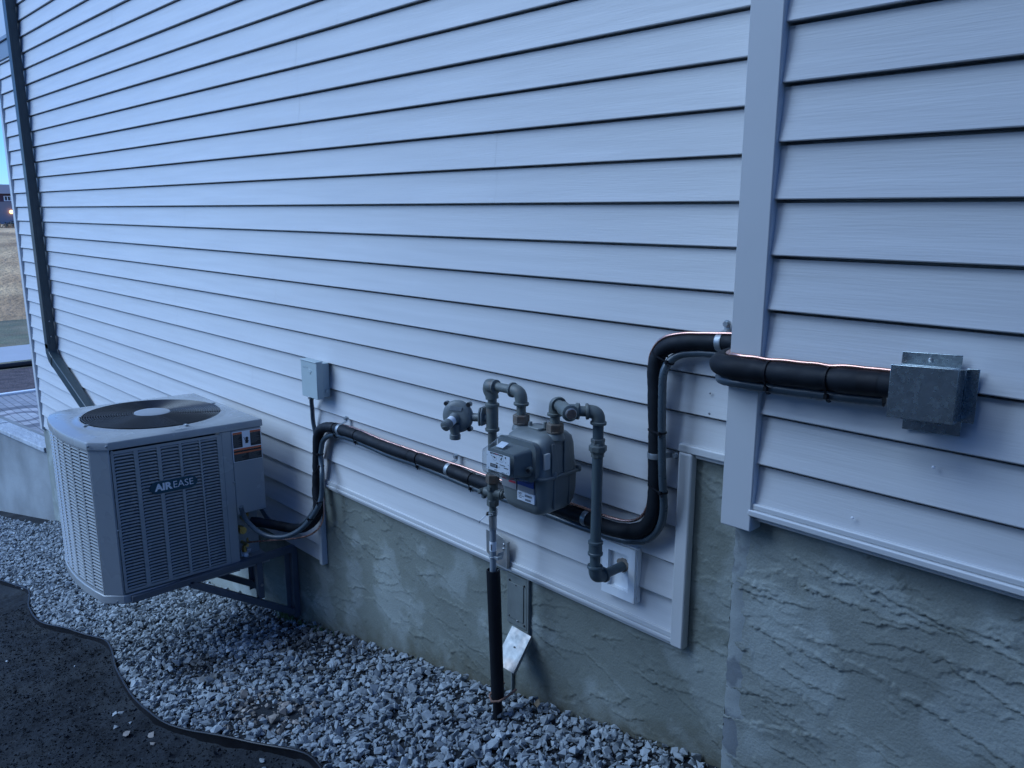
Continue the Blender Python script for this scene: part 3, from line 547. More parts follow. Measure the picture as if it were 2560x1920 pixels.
# base pan
mb=MB(); o2=off(out,.004); mb.prism([(x,y,-1.712) for x,y in o2[1:13]]+[(-4.284,-.30,-1.712),(o2[0][0],-.292,-1.712)],(0,0,.040)); mb.box(-4.27,-3.53,-.31,-.137,-1.708,-1.69); acb(mb,'base_pan',M['ac'],smooth=40,bevel=.004)
mb=MB(); mb.box(-3.66,XF+.002,-.29,-.137,-1.708,-1.672); acb(mb,'base_rail',M['ac'],smooth=30,bevel=.003)
# inner dark core
mb=MB(); oi=off(out,-.022); mb.prism([(x,y,-1.67) for x,y in oi if y<-.3]+[(-4.25,-.34,-1.67),(XF-.022,-.34,-1.67)],(0,0,.64)); acb(mb,'coil_core',M['acdark'],smooth=0)
# louvre panels
def louvre(path,cols,z0,z1,rows,depth=.009,frame_u=None):
    """path(u)->(point, inward normal)"""
    mb=MB(); pit=(z1-z0)/rows
    for (a,b) in cols:
        us=[a,a+(b-a)*.09,(a+b)/2,b-(b-a)*.09,b]; pf=[(.0045,.04),(-.0022,.42),(-.0012,.60),(.0042,.79)]; ef=[1,1,1,1,1]
        for r in range(rows):
            zb=z0+r*pit; vs=[]
            for iu,u in enumerate(us):
                p,n=path(u); en=iu in (0,4)
                for d,q in pf:
                    if en: q=.05+(q-.05)*.62; d=d*.5+.0006
                    vs.append((p.x+n.x*d,p.y+n.y*d,zb+pit*q))
            mb.add(vs,[(i*4+j,i*4+4+j,i*4+5+j,i*4+1+j) for i in range(4) for j in range(3)])
    u0,u1=frame_u; xs_=[u0]+[q for c in cols for q in c]+[u1]
    for i in range(0,len(xs_),2):
        k=4; seg=[xs_[i]+(xs_[i+1]-xs_[i])*j/k for j in range(k+1)]
        for j in range(k):
            (p,n),(q,n2)=path(seg[j]),path(seg[j+1]); mb.quad((p.x,p.y,z0-.012),(q.x,q.y,z0-.012),(q.x,q.y,z1+.012),(p.x,p.y,z1+.012))
            for (pp,nn) in ((p,n),(q,n2)): mb.quad((pp.x,pp.y,z0),(pp.x+nn.x*.012,pp.y+nn.y*.012,z0),(pp.x+nn.x*.012,pp.y+nn.y*.012,z1),(pp.x,pp.y,z1))
    for (a,b) in cols:
        k=4
        for j in range(k):
            (p,n),(q,n2)=path(a+(b-a)*j/k),path(a+(b-a)*(j+1)/k)
            for za,zb in ((z0-.012,z0+.0008),(z1-.001,z1+.012)): mb.quad((p.x,p.y,za),(q.x,q.y,za),(q.x,q.y,zb),(p.x,p.y,zb))
            mb.quad((p.x+n.x*.0125,p.y+n.y*.0125,z0),(q.x+n2.x*.0125,q.y+n2.y*.0125,z0),(q.x+n2.x*.0125,q.y+n2.y*.0125,z1),(p.x+n.x*.0125,p.y+n.y*.0125,z1),1)
    return mb
colsF=[(-.808,-.727),(-.709,-.630),(-.613,-.534),(-.521,-.442),(-.434,-.358)]
mb=louvre(lambda u:(Vector((XF+.0015,u,0)),Vector((-1,0,0))),colsF,-1.652,-1.030,42,frame_u=(-.820,-.336))
lp=acb(mb,'louver_panel',[M['ac'],M['acdark']],smooth=25)
oc=out[2:14]; cl=[0]
for i in range(len(oc)-1): cl.append(cl[-1]+(Vector(oc[i+1])-Vector(oc[i])).length)
def pathL(u):
    i=max(0,min(len(cl)-2,int(np.searchsorted(cl,u))-1)); t=(u-cl[i])/(cl[i+1]-cl[i]); a,b=Vector(oc[i]),Vector(oc[i+1]); p=a+(b-a)*t; d=(b-a).normalized(); n=Vector((-d.y,d.x))
    c=Vector((-3.9,-.5)); n=n if (c-p).dot(n)>0 else -n
    return Vector((p.x,p.y,0)),Vector((n.x,n.y,0))
mb=louvre(pathL,[(.006+.0855*i,.078+.0855*i) for i in range(15)],-1.660,-1.018,42,frame_u=(0,1.30)); acb(mb,'louver_panel',[M['ac'],M['acdark']],smooth=25,label='curved louvered side panel away from the wall')
# corner panel, control panel, back
mb=MB(); mb.prism([(XF,-.8215,-1.672),(XF,-.828,-1.672),(-3.577,-.8885,-1.672),(-3.590,-.875,-1.672),(-3.535,-.8215,-1.672)],(0,0,.665)); acb(mb,'corner_panel',M['ac'],smooth=30,bevel=.004)
mb=MB(); mb.box(XF-.012,XF+.001,-.335,-.289,-1.672,-1.012); acb(mb,'corner_strip',M['ac'],smooth=30,bevel=.002)
mb=MB(); mb.box(XF-.10,XF+.002,-.288,-.138,-1.428,-1.012); acb(mb,'control_panel',M['ac'],smooth=30,bevel=.004)
mb=MB(); mb.box(-3.64,-3.60,-.34,-.15,-1.68,-1.42); mb.box(-3.64,XF-.013,-.345,-.33,-1.68,-1.05); mb.box(-4.27,-3.62,-.19,-.15,-1.68,-1.03); mb.box(-4.279,-4.26,-.70,-.15,-1.68,-1.02); acb(mb,'inner_panel',M['ac'],smooth=0)
# cap
cx,cy=-3.875,-.508; oc2=off(out,.005); angs=set(round(2*math.pi*i/120-math.pi,5) for i in range(120)); angs|=set(round(math.atan2(y-cy,x-cx),5) for x,y in oc2); angs=sorted(angs)
def hit(a,poly):
    d=Vector((math.cos(a),math.sin(a))); best=None
    for i in range(len(poly)):
        p=Vector(poly[i])-Vector((cx,cy)); q=Vector(poly[(i+1)%len(poly)])-Vector((cx,cy)); e=q-p; den=d.x*e.y-d.y*e.x
        if abs(den)<1e-9: continue
        t=(p.x*e.y-p.y*e.x)/den; u=(p.x*d.y-p.y*d.x)/den
        if t>0 and -1e-4<=u<=1.0001 and (best is None or t>best): best=t
    return best or .4
prof=[('o',0,-1.009),('o',0,-.982),('o',-.003,-.977),('o',-.010,-.974),('r',.345,-.968),('r',.322,-.965),('r',.314,-.961),('r',.307,-.961),('r',.303,-.967),('r',.301,-1.05)]
mb=MB(); vs=[]
for kind_,a_,z in prof:
    for a in angs:
        h_=hit(a,oc2); r_=(h_+a_) if kind_=='o' else min(a_,h_-.012) if a_>.33 else a_
        vs.append((cx+math.cos(a)*r_,cy+math.sin(a)*r_,z))
n=len(angs); mb.add(vs,[(i*n+j,i*n+(j+1)%n,(i+1)*n+(j+1)%n,(i+1)*n+j) for i in range(len(prof)-1) for j in range(n)]); acb(mb,'top_cover',M['ac'],smooth=35)
fg=MB()
for i in range(21):
    r_=.086+i*.0107; fg.tube([(cx+r_*math.cos(t*math.pi/36),cy+r_*math.sin(t*math.pi/36),-.958+.004*(1-(r_/.3)**2)) for t in range(72)],.0023,6,closed=True)
for a in (.35,1.92,3.49,5.06,1.1,4.3):
    fg.tube([(cx+r_*math.cos(a),cy+r_*math.sin(a),-.9625) for r_ in (.08,.2,.312)],.003,6)
gd=acb(fg,'fan_guard',M['coil'],smooth=60)
mb=MB(); mb.lathe((cx,cy,-.962),(0,0,1),[(0,.078),(.006,.081),(.010,.079),(.013,.070),(.014,.04)],48); acb(mb,'motor_cover',M['hub'],smooth=40)
for a in (.1,1.7,3.3,4.9): 
    mb=MB(); p=Vector((cx+.317*math.cos(a),cy+.317*math.sin(a),-.962)); mb.box(p.x-.012,p.x+.012,p.y-.007,p.y+.007,-.963,-.957,rot=Matrix.Rotation(a,3,'Z')); acb(mb,'guard_clip',M['strap'],smooth=30,bevel=.002)
mb=MB()
for b_ in range(4):
    a0=b_*math.pi/2+.5; vs=[]
    for i in range(9):
        for j,r_ in enumerate((.06,.14,.22,.285)):
            a=a0+i*.145; vs.append((cx+r_*math.cos(a+r_*1.1),cy+r_*math.sin(a+r_*1.1),-1.06+.055*(i/8)))
    mb.add(vs,[(i*4+j,i*4+j+1,i*4+5+j,i*4+4+j) for i in range(8) for j in range(3)])
mb.lathe((cx,cy,-1.07),(0,0,1),[(0,.06),(.07,.06)],24); acb(mb,'fan',mat('fan_blade',(.06,.065,.07),.5),smooth=60)
mb=MB(); mb.lathe((cx,cy,-1.35),(0,0,1),[(0,.30),(.001,.30)],48); acb(mb,'fan_well',M['acdark'],smooth=0)
# badge
mb=MB(); yb0,yb1=-.678,-.464; zc=-1.214; hz=.0285
pl=[(yb0,0),(yb0+.004,.012),(yb0+.016,.024),(yb0+.03,hz),(yb1-.03,hz),(yb1-.016,.024),(yb1-.004,.012),(yb1,0)]; pl=pl+[(y,-z) for y,z in pl[::-1]][1:-1]
mb.prism([(XF+.002,y,zc+z) for y,z in pl],(.004,0,0)); bd=acb(mb,'badge',M['teal'],smooth=30,bevel=.001)
def text(name,s,size,loc,rotm_,m_,parent,offset=0,ext=.0004,spacing=1,tl=False,sx=1,fit=0):
    c=bpy.data.curves.new('t','FONT'); c.body=s; c.size=size; c.extrude=ext; c.offset=offset; c.align_x='CENTER'; c.align_y='CENTER'; c.space_character=spacing; c.resolution_u=4
    o=bpy.data.objects.new('t',c); link(o); bpy.context.view_layer.update(); me=bpy.data.meshes.new_from_object(o.evaluated_get(bpy.context.evaluated_depsgraph_get())); bpy.data.objects.remove(o)
    if fit: sx=fit/(max(v.co.x for v in me.vertices)-min(v.co.x for v in me.vertices))
    Mx=Matrix.Translation(loc)@rotm_.to_4x4()@Matrix.Diagonal((sx,1,1,1)); me.transform(Mx)
    if tl:
        for v in me.vertices: v.co=Vector(tilt(*v.co))
    me.transform(Matrix.Translation(-ORG[parent])); me.materials.clear(); me.materials.append(m_); me.name=name
    ob=bpy.data.objects.new(name,me); link(ob); ob.parent=parent; ORG[ob]=ORG[parent]; return ob
RX=Matrix(((0,0,1),(1,0,0),(0,1,0)))      # text plane facing +x
RY=Matrix(((1,0,0),(0,0,-1),(0,1,0)))     # text plane facing -y
text('lettering','AIR',.044,(XF+.0068,-.6180,zc),RX,M['label'],bd,offset=.0019,tl=True,fit=.078)
text('lettering','EASE',.044,(XF+.0068,-.5300,zc),RX,M['label'],bd,offset=-.0003,tl=True,fit=.089)
# warning label
lb=MB(); lb.box(XF+.0025,XF+.0032,-.286,-.1415,-1.1665,-1.020); lb=acb(lb,'warning_label',M['label'],smooth=0)
mb=MB(); X0=XF+.0033; X1=XF+.0038
def lq(m_,y0,y1,z0,z1,x0=X0,x1=X1): q=MB(); q.box(x0,x1,y0,y1,z0,z1); return q
blk=MB(); 
for (y0,y1,z0,z1) in ((-.283,-.237,-1.098,-1.033),(-.197,-.144,-1.098,-1.033),(-.283,-.144,-1.1645,-1.112)): blk.box(X0,X1,y0,y1,z0,z1)
acb(blk,'label_text_block',M['ink'],lb,smooth=0)
blk=MB()
for (y0,y1,z0,z1) in ((-.283,-.237,-1.0325,-1.023),(-.197,-.144,-1.0325,-1.023),(-.283,-.144,-1.1115,-1.1025),(-.283,-.144,-1.128,-1.1205)): blk.box(X0,X1+.0002,y0,y1,z0,z1)
acb(blk,'label_band',M['orange'],lb,smooth=0)
r=random.Random(6)
for y0,y1,z0,z1 in ((-.281,-.239,-1.096,-1.036),(-.195,-.146,-1.084,-1.036),(-.281,-.216,-1.162,-1.130),(-.21,-.146,-1.162,-1.130)):
    z=z1; blk=MB()
    while z>z0: blk.box(X1,X1+.0003,y0,y0+(y1-y0)*r.uniform(.5,1),z-.0022,z); z-=.0046
    acb(blk,'fine_print',M['inkgrey'],lb,smooth=0)
blk=MB(); blk.lathe((X0,-.214,-1.058),(1,0,0),[(0,.0075),(.0006,.0075)],14); blk.box(X0,X0+.0006,-.2225,-.2085,-1.082,-1.064); blk.tube([(X0,-.2285,-1.05),(X0,-.224,-1.064),(X0,-.2215,-1.068)],.0013,6); blk.tube([(X0,-.213,-1.066),(X0,-.205,-1.074)],.002,6); acb(blk,'pictogram',M['ink'],lb,smooth=0)
for y,z in ((-.885,-.992),(-.833,-.992),(-.313,-.994),(-.814,-1.018),(-.342,-1.018),(-.292,-1.262),(-.82,-1.371),(-.852,-1.69),(-.327,-1.70)):
    x=XF+.001 if y>-.84 else (XF-.052 if y<-.87 else XF-.002)
    mb=MB(); mb.lathe((x+.005*(y<-.84),y-.004*(y<-.84),z),(1,-.6 if y<-.84 else 0,0),[(0,.0055),(.004,.005),(.005,.003)],8); acb(mb,'screw',M['strap'],smooth=30)
# service valves
mb=MB(); mb.tube([(-3.60,-.225,-1.475),(-3.555,-.225,-1.48)],.014,12); mb.lathe((-3.565,-.222,-1.462),(0,0,1),[(0,.012),(.02,.012),(.022,.007),(.034,.007)],sides=6); acb(mb,'suction_valve',M['brass'],smooth=30)
mb=MB(); mb.tube([(-3.605,-.245,-1.53),(-3.56,-.245,-1.53)],.018,12); mb.lathe((-3.575,-.245,-1.54),(0,-.4,1),[(0,.017),(.022,.017),(.03,.01)],sides=6); acb(mb,'valve_body',M['brass'],smooth=30)
mb=MB(); mb.tube([(-3.61,-.24,-1.60),(-3.535,-.24,-1.60)],.008,10); mb.lathe((-3.55,-.232,-1.592),(0,0,1),[(0,.007),(.012,.007),(.014,.005),(.024,.005)],sides=6); mb.lathe((-3.56,-.247,-1.607),(0,0,-1),[(0,.009),(.012,.009),(.013,.012),(.03,.012)],12); acb(mb,'liquid_valve',M['brass'],smooth=30)
mb=MB(); mb.lathe((-3.548,-.247,-1.640),(0,0,-1),[(0,.0125),(.018,.0125),(.020,.009)],12); acb(mb,'valve_cap',M['white'],smooth=30)
mb=MB(); mb.add([(-3.54,-.27,-1.672),(-3.56,-.215,-1.668),(-3.62,-.18,-1.670),(-3.60,-.245,-1.664),(-3.575,-.262,-1.660)],[(0,1,2,3),(0,3,4)]); mb.build('paper_scrap',M['label'],org=(-3.57,-.23,-1.69),smooth=0,label='torn white paper scrap lying in the open service corner of the condenser',cat='paper')
shade_house=thing('other_house','unseen two storey house added behind the camera to shade the wall','house',(3,-6.5,-2))  # out of view, added only to block light from the lower and right wall
MB().box(-4.2,10,-13,-5.3,-2.6,5.2).build('wall',mat('shade_house_siding',(.30,.25,.21),.8),shade_house,smooth=0)
mb=MB(); mb.prism([(-4.5,-4.9,5.15),(-4.5,-13.4,5.15),(-4.5,-9.2,7.4)],(14.9,0,0)); mb.build('roof',mat('shade_house_roof',(.05,.05,.055),.9),shade_house,smooth=0)
# ------------------------------------------------------------------ line set
Fm=smoothpath(crom(P['foam'],.010),4); Cd=smoothpath(crom(P['cond'],.010),4); Cp=smoothpath(crom(P['copper'],.010),5); Wh=smoothpath(crom(P['whip'],.010),4)
TIES=[Vector(q) for k in ('tieH','tieV','tieR','tieV2','tieD','tieZ3') for q in P[k]]
def foam_r(p):
    d=min((p-t).length for t in TIES); return (.0230 if p.x<-.97 else .0230+.0020*min(1,(p.x+.97)/.06))*(1-.12*math.exp(-(d/.013)**2))+.0005*math.sin(p.x*31+p.z*27)+.00045*math.sin(p.x*97+p.z*83+p.y*60)+.0003*math.sin(p.x*211-p.z*190)
def push(path,gap):
    o=[]
    for p in path:
        i=min(range(len(Fm)),key=lambda k:(Fm[k]-p).length); c=Fm[i]; d=p-c; r_=foam_r(c)+gap
        if 2<i<len(Fm)-3 and d.length<r_: p=c+d.normalized()*r_
        o.append(p)
    return smoothpath(o,1)
Cp=push(Cp,.0030); Cd=push(Cd,.0085)
t=thing('insulated_pipe','thick black foam insulated refrigerant pipe running along the wall to the metal cover','pipe',(-3.1,-.05,-1.4))
MB().tube(Fm,[foam_r(p) for p in Fm],22).build('foam_sleeve',M['foam'],t,smooth=60)
for q in (Fm[16],Fm[int(len(Fm)*.36)],Fm[-9]):   # tape bands
    i=min(range(len(Fm)),key=lambda i_:(Fm[i_]-q).length); a=max(i-2,0); MB().tube(Fm[a:a+5],.0236 if Fm[a].x<-.93 else .0256,22,cap=False).build('tape_band',M['black'],t,smooth=60)
o=MB().tube(Cd,[.0112+.0005*(i%2) for i in range(len(Cd))],14).build('cable',M['conduit'],org=(-2.5,-.05,-1),smooth=70,label='grey flexible conduit tied underneath the black insulated pipe',cat='conduit')
o=MB().tube(Wh,.0098,14).build('cable',M['conduit'],org=(-3.2,-.03,-1.2),smooth=60,label='grey whip conduit dropping from the disconnect box to the condenser',cat='conduit')
ct=MB().tube(Cp,.0044,12).build('copper_pipe',M['copper'],org=(-2.5,-.05,-.95),smooth=60,label='thin bare copper line following the top of the black insulated pipe',cat='pipe')
# cable ties
def tangent(path,p):
    i=min(range(len(path)),key=lambda k:(path[k]-p).length); return path[i],(path[min(i+2,len(path)-1)]-path[max(i-2,0)]).normalized()
def cable_tie(p,label):
    p=Vector(p); c,t_=tangent(Fm,p); c2=Cd[min(range(len(Cd)),key=lambda k:((Cd[k]-c).length))]
    r1,r2=(.0215 if p.x<-.93 else .0238),.0122
    # convex loop round both circles in the plane normal to the pipe
    u=(c2-c); u=u-t_*u.dot(t_); L=max(u.length,1e-4); u.normalize(); v=t_.cross(u); pts=[]
    if L+r2<=r1+.002: pts=[c+u*(r1*math.cos(a))+v*(r1*math.sin(a)) for a in [i*math.pi/14 for i in range(28)]]
    else:
        al=math.acos(max(-1,min(1,(r1-r2)/L)))
        for i in range(20): a=al+(2*math.pi-2*al)*i/19; pts.append(c+(u*math.cos(a)+v*math.sin(a))*r1)
        for i in range(12): a=-al+2*al*i/11; pts.append(c2+(u*math.cos(a)+v*math.sin(a))*r2)
    cen=sum(pts,Vector())/len(pts); mb=MB(); k=len(pts); w_=t_*.0024
    vs=[]
    for q in pts: 
        d=(q-cen).normalized(); vs+= [q+w_,q-w_,q-w_+d*.0022,q+w_+d*.0022]
    fs=[(i*4+j,((i+1)%k)*4+j,((i+1)%k)*4+(j+1)%4,i*4+(j+1)%4) for i in range(k) for j in range(4)]
    mb.add(vs,fs)
    tt=thing('cable_tie',label,'cable tie',cen,'black cable ties on the pipe bundle')
    mb.build('strap',M['black'],tt,smooth=40)
    hq=(c2 if L+r2>r1+.002 else c)+Vector((0,-1,0))*((r2 if L+r2>r1+.002 else r1)+.003); hb=MB(); hb.box(hq.x-.004,hq.x+.004,hq.y-.004,hq.y+.004,hq.z-.005,hq.z+.005); hb.box(hq.x+.003,hq.x+.010,hq.y-.003,hq.y-.0015,hq.z-.011,hq.z-.004); hb.build('head',M['black'],tt,smooth=30,bevel=.001)
tl=[(P['tieH'][0],'black tie at the start of the sloping run, just left of the first clamp'),(P['tieH'][1],'black tie just right of the first clamp, where the bare copper begins'),(P['tieH'][2],'black tie midway between the two clamps left of the gas meter'),(P['tieZ3'][0],'black tie on the bundle just left of the meter shut off valve'),
(P['tieV'][0],'highest of the black ties on the vertical drop near the condenser'),(P['tieV'][1],'middle black tie on the vertical drop near the condenser'),(P['tieV'][2],'lowest black tie on the vertical drop, beside the siding step'),
(P['tieD'][0],'black tie slanting across the upper bend near the corner trim'),(P['tieV2'][0],'black tie halfway up the vertical rise right of the meter'),(P['tieV2'][1],'black tie low on the vertical rise, under the pipe clamp'),
(P['tieR'][0],'black tie crossing the pipe over the right edge of the corner trim'),(P['tieR'][1],'black tie between the corner trim and the galvanised cover')]
for q,l in tl: cable_tie(q,l)
cable_tie((-3.148,-.06,-1.40),'black tie at the bottom bend where the copper line splits off')
# pipe clamps
def clamp(p,label,side):
    p=Vector(p); c,t_=tangent(Fm,p); side=Vector(side); side=(side-t_*side.dot(t_)).normalized(); nrm=t_.cross(side); 
    if nrm.y>0: nrm=-nrm
    tt=thing('pipe_clamp',label,'pipe clamp',c,'grey metal clamps fixing the insulated pipe'); mb=MB(); r_=.0247; path=[]
    for i in range(19):
        a=-math.pi*.55+i*math.pi*1.10/18; path.append(c+nrm*(r_*math.cos(a))+side*(r_*math.sin(a)))
    e=path[-1]; foot=[Vector((e.x,e.y,e.z)),Vector((c.x,-.020,c.z))+side*(r_+.006),Vector((c.x,-.0175,c.z))+side*(r_+.026)]
    path=path+foot[1:]; vs=[]; w_=t_*.0085
    for i,q in enumerate(path):
        d=(path[min(i+1,len(path)-1)]-path[max(i-1,0)]).normalized(); n_=d.cross(t_).normalized()
        if n_.y>0: n_=-n_
        if i<19: n_=(q-c).normalized()
        for s_,h_ in ((1,0),(.45,.0012),(0,.0002),(-.45,.0012),(-1,0)): vs.append(q+w_*s_+n_*h_)
        for s_ in (-1,1): vs.append(q+w_*s_-n_*.0015)
    k=len(path); fs=[(i*7+j,i*7+(j+1)%7,i*7+7+(j+1)%7,i*7+7+j) for i in range(k-1) for j in range(7)]; fs+=[list(range(7)),list(range((k-1)*7,k*7))[::-1]]
    mb.add(vs,fs); mb.build('strap',M['strap'],tt,smooth=40)
    s_=Vector((c.x,-.0175,c.z))+side*(r_+.020); MB().lathe(s_,(0,-1,0),[(0,.0105),(.0025,.0105),(.003,.007),(.007,.007),(.008,.004)],14).lathe(s_+Vector((0,-.0075,0)),(0,-1,0),[(0,.0075),(.004,.0075)],sides=6).build('screw',M['strap'],tt,smooth=30)
clamp(P['clH'][0],'clamp nearest the condenser, beside the first cable tie',(.9,0,1.0)); clamp(P['clH'][1],'clamp on the sloping run left of the gas meter',(.9,0,1.0)); clamp(P['clH'][2],'clamp half hidden behind the green pipe right of the meter',(.2,0,1)); clamp(P['clH'][3],'topmost clamp, touching the corner trim',(.5,0,1)); clamp(P['clV'][0],'clamp around the vertical rise right of the meter',(1,0,0))
# ------------------------------------------------------------------ disconnect box
t=thing('disconnect_box','small pale grey electrical disconnect box above the whip conduit','electrical box',(-3.14,-.014,-.85))
MB().box(-3.196,-3.084,-.052,-.012,-.838,-.684).build('back_box',M['disc'],t,smooth=30,bevel=.003)
cv=MB().box(-3.212,-3.078,-.080,-.050,-.842,-.674).box(-3.212,-3.078,-.083,-.045,-.678,-.672).build('cover',M['disc'],t,smooth=30,bevel=.004)
mb=MB()
for a,b in (((-3.135,-.706),(-3.118,-.718)),((-3.118,-.718),(-3.135,-.733)),((-3.128,-.714),(-3.148,-.711)),((-3.128,-.722),(-3.15,-.722))):
    mb.tube([(a[0],-.0803,a[1]),(b[0],-.0803,b[1])],.0012,6)
mb.build('embossed_arrow',M['disc'],cv,smooth=40)
for i,xx in enumerate((-3.193,-3.182,-3.171,-3.160)):
    MB().tube([(xx,-.0803,-.703-.003*(i%2)),(xx+.004,-.0803,-.709),(xx+.008,-.0803,-.704-.003*((i+1)%2))],.0009,6).build('embossed_mark',M['disc'],cv,smooth=40)
MB().lathe((-3.078,-.03,-.81),(1,0,0),[(0,.009),(.002,.009)],16).build('knockout',M['disc'],t,smooth=30)
MB().lathe((-3.175,-.045,-.838),(0,0,-1),[(0,.014),(.008,.014),(.009,.012),(.018,.012)],12).build('conduit_fitting',M['black'],t,smooth=30)
MB().box(-3.158,-3.146,-.084,-.079,-.850,-.838).build('latch',M['steel'],t,smooth=30,bevel=.001)
# ------------------------------------------------------------------ galvanised cover
zz_=lambda x:(x+.5)*.05
def sh(x,y,z): return (x,y,z+zz_(x))
t=thing('pipe_cover','galvanised folded metal cover over the pipe end on the right wall','metal cover',(-.5,-D_,-.35))
def gb(mb,n,**k): mb.xf(sh); return mb.build(n,M['galv'],t,smooth=30,**k)
yF=-D_-.083; yB=-D_-.016
mb=MB(); mb.box(-.560,-.4455,yF,yF+.0015,-.3935,-.2945); mb.prism([(-.560,yF,-.2945),(-.4455,yF,-.2945),(-.4455,yB,-.3035),(-.560,yB,-.3035)],(0,0,-.0015)); mb.quad((-.4455,yF,-.3935),(-.4530,yB,-.3985),(-.4530,yB,-.3045),(-.4455,yF,-.2945)); mb.box(-.560,-.4455,yF,yB,-.3935,-.3920); gb(mb,'hood',bevel=.0012)
mb=MB(); mb.box(-.452,-.4300,yB-.003,yB-.0015,-.4015,-.3015); gb(mb,'side_flange',bevel=.0006)
mb=MB(); mb.box(-.565,-.4605,yB-.003,yB-.0015,-.3030,-.2785); mb.box(-.565,-.4605,yB-.011,yB-.003,-.3030,-.3015); tf=gb(mb,'top_flange',bevel=.0006)
mb=MB(); mb.box(-.552,-.4500,yB-.003,yB-.0015,-.4280,-.4000); gb(mb,'bottom_flange',bevel=.0006)
MB().lathe((-.514,yB-.003,-.2915),(0,-1,0),[(0,.0042),(.002,.004),(.003,.002)],12).build('screw',M['steel'],tf,smooth=40)
# ------------------------------------------------------------------ vent mounting block
t=thing('mounting_block','white plastic mounting block where the gas pipe enters the wall','mounting block',(-1.43,-.02,-1.19))
mb=MB(); X0,X1,Z0,Z1=-1.491,-1.364,-1.194,-1.021; x0,x1,z0,z1=-1.467,-1.388,-1.166,-1.047
for a in ((X0,X1,z1,Z1),(X0,X1,Z0,z0),(X0,x0,z0,z1),(x1,X1,z0,z1)): mb.box(a[0],a[1],-.034,-.004,a[2],a[3])
mb.build('frame',M['white'],t,smooth=30)
mb=MB(); mb.box(X0-.003,X0+.006,-.024,-.004,Z0-.003,Z1+.003); mb.box(X1-.006,X1+.003,-.024,-.004,Z0-.003,Z1+.003); mb.box(X0,X1,-.024,-.004,Z0-.003,Z0+.006); mb.box(X0,X1,-.024,-.004,Z1-.006,Z1+.003); mb.build('flange',M['white'],t,smooth=30,bevel=.002)
MB().box(x0,x1,-.018,-.008,z0,z1).build('recess_plate',M['white'],t,smooth=0)
mb=MB(); r=random.Random(5); ring=[]
for i in range(26): a=i*2*math.pi/26; q=.0215+r.uniform(-.002,.0025); ring.append((-1.421+q*math.cos(a),-.0215+r.uniform(-.001,.001),-1.090+q*1.05*math.sin(a)))
mb.prism(ring,(0,.004,0)); mb.build('sealant',mat('old_sealant',(.30,.25,.20),.85,var=.2,vscale=60,bump=.6,bscale=150,bdist=.002),t,smooth=0)
# ------------------------------------------------------------------ gas piping helpers
def hexnut(p0,ax,h,r,m_,par,name='nut'): return MB().lathe(p0,ax,[(0,r*.9),(h*.12,r),(h*.88,r),(h,r*.9)],sides=6).build(name,m_,par,smooth=20,bevel=.0012)
def fitting(pts,r,par,name='elbow',m_=None,band=True):
    pp=smoothpath(crom(pts,.004),2); mb=MB(); mb.tube(pp,r,20)
    if band:
        for e,f in ((pp[0],pp[1]),(pp[-1],pp[-2])): d=(f-e).normalized(); mb.lathe(e-d*.001,d,[(0,r+.0030),(.0015,r+.0042),(.0075,r+.0042),(.0095,r+.001)],20)
    return mb.build(name,m_ or M['pipe'],par,smooth=45)
def pipe(a,b,r,par,m_,name='pipe'): return MB().tube([a,b],r,20).build(name,m_,par,smooth=40)
# outlet side (right)
o_=thing('gas_outlet_pipe','grey green gas pipe looping from the meter outlet down into the white wall block','gas pipe',(-1.423,-.147,-1.1))
xr,yr_=-1.425,-.147
fitting([(xr,yr_,-1.052),(xr,yr_,-1.068),(xr+.001,yr_+.006,-1.085),(xr+.002,yr_+.028,-1.0925),(xr+.003,yr_+.042,-1.0925)],.0195,o_,m_=M['pipeteal'])
pipe((xr+.003,yr_+.035,-1.0925),(-1.420,-.020,-1.0925),.0148,o_,M['pipeteal'])
pipe((xr,yr_,-1.06),(xr,yr_,-.62),.0158,o_,M['pipeteal'])
MB().lathe((xr,yr_,-1.018),(0,0,1),[(0,.0205),(.002,.0225),(.008,.0225),(.010,.0205),(.034,.0200),(.036,.0222),(.043,.0222),(.045,.019)],24).build('coupling',M['pipeteal'],o_,smooth=40)
MB().lathe((xr,yr_,-.716),(0,0,1),[(0,.019),(.002,.0195),(.012,.0195),(.013,.022),(.018,.0225),(.019,.0265),(.034,.0265),(.036,.021),(.044,.0195)],sides=8).build('union',M['pipe'],o_,smooth=20,bevel=.0012)
hexnut((xr,yr_,-.673),(0,0,1),.013,.021,M['pipe'],o_)
MB().tube([(xr,yr_,-.66),(xr,yr_,-.610)],.0150,20).build('nipple',M['pipe'],o_,smooth=40)
T=Vector((-1.500,-.200,-.583)); Rr=Vector((-1.590,-.150,-.583)); d=(T-Rr).normalized(); br=(Vector((xr,yr_,-.583))-T).normalized()
fitting([(xr,yr_,-.618),(xr,yr_,-.602),(xr-.004,yr_-.003,-.588),(xr-.020,yr_-.012,-.5825),tuple(Vector((xr,yr_,-.5825))-br*.036)],.0195,o_)
MB().tube([T,Vector((xr,yr_,-.5825))-br*.025],.0150,20).build('nipple',M['pipe'],o_,smooth=40)
tee=MB(); tee.tube([T-d*.03,T+d*.032],.0205,22); tee.tube([T,T+br*.034],.0200,20); 
for q,dd in ((T+d*.024,d),(T+br*.026,br)): tee.lathe(q,dd,[(0,.021),(.002,.0240),(.010,.0240),(.012,.021)],22)
tee.build('tee',M['pipe'],o_,smooth=40)
MB().tube([T-d*.02,Rr+d*.02],.0165,20).build('nipple',M['pipe'],o_,smooth=40)
MB().lathe(T+d*.034,d,[(0,.0165),(.010,.0165),(.0105,.0155)],20).build('plug',M['steel'],o_,smooth=30)
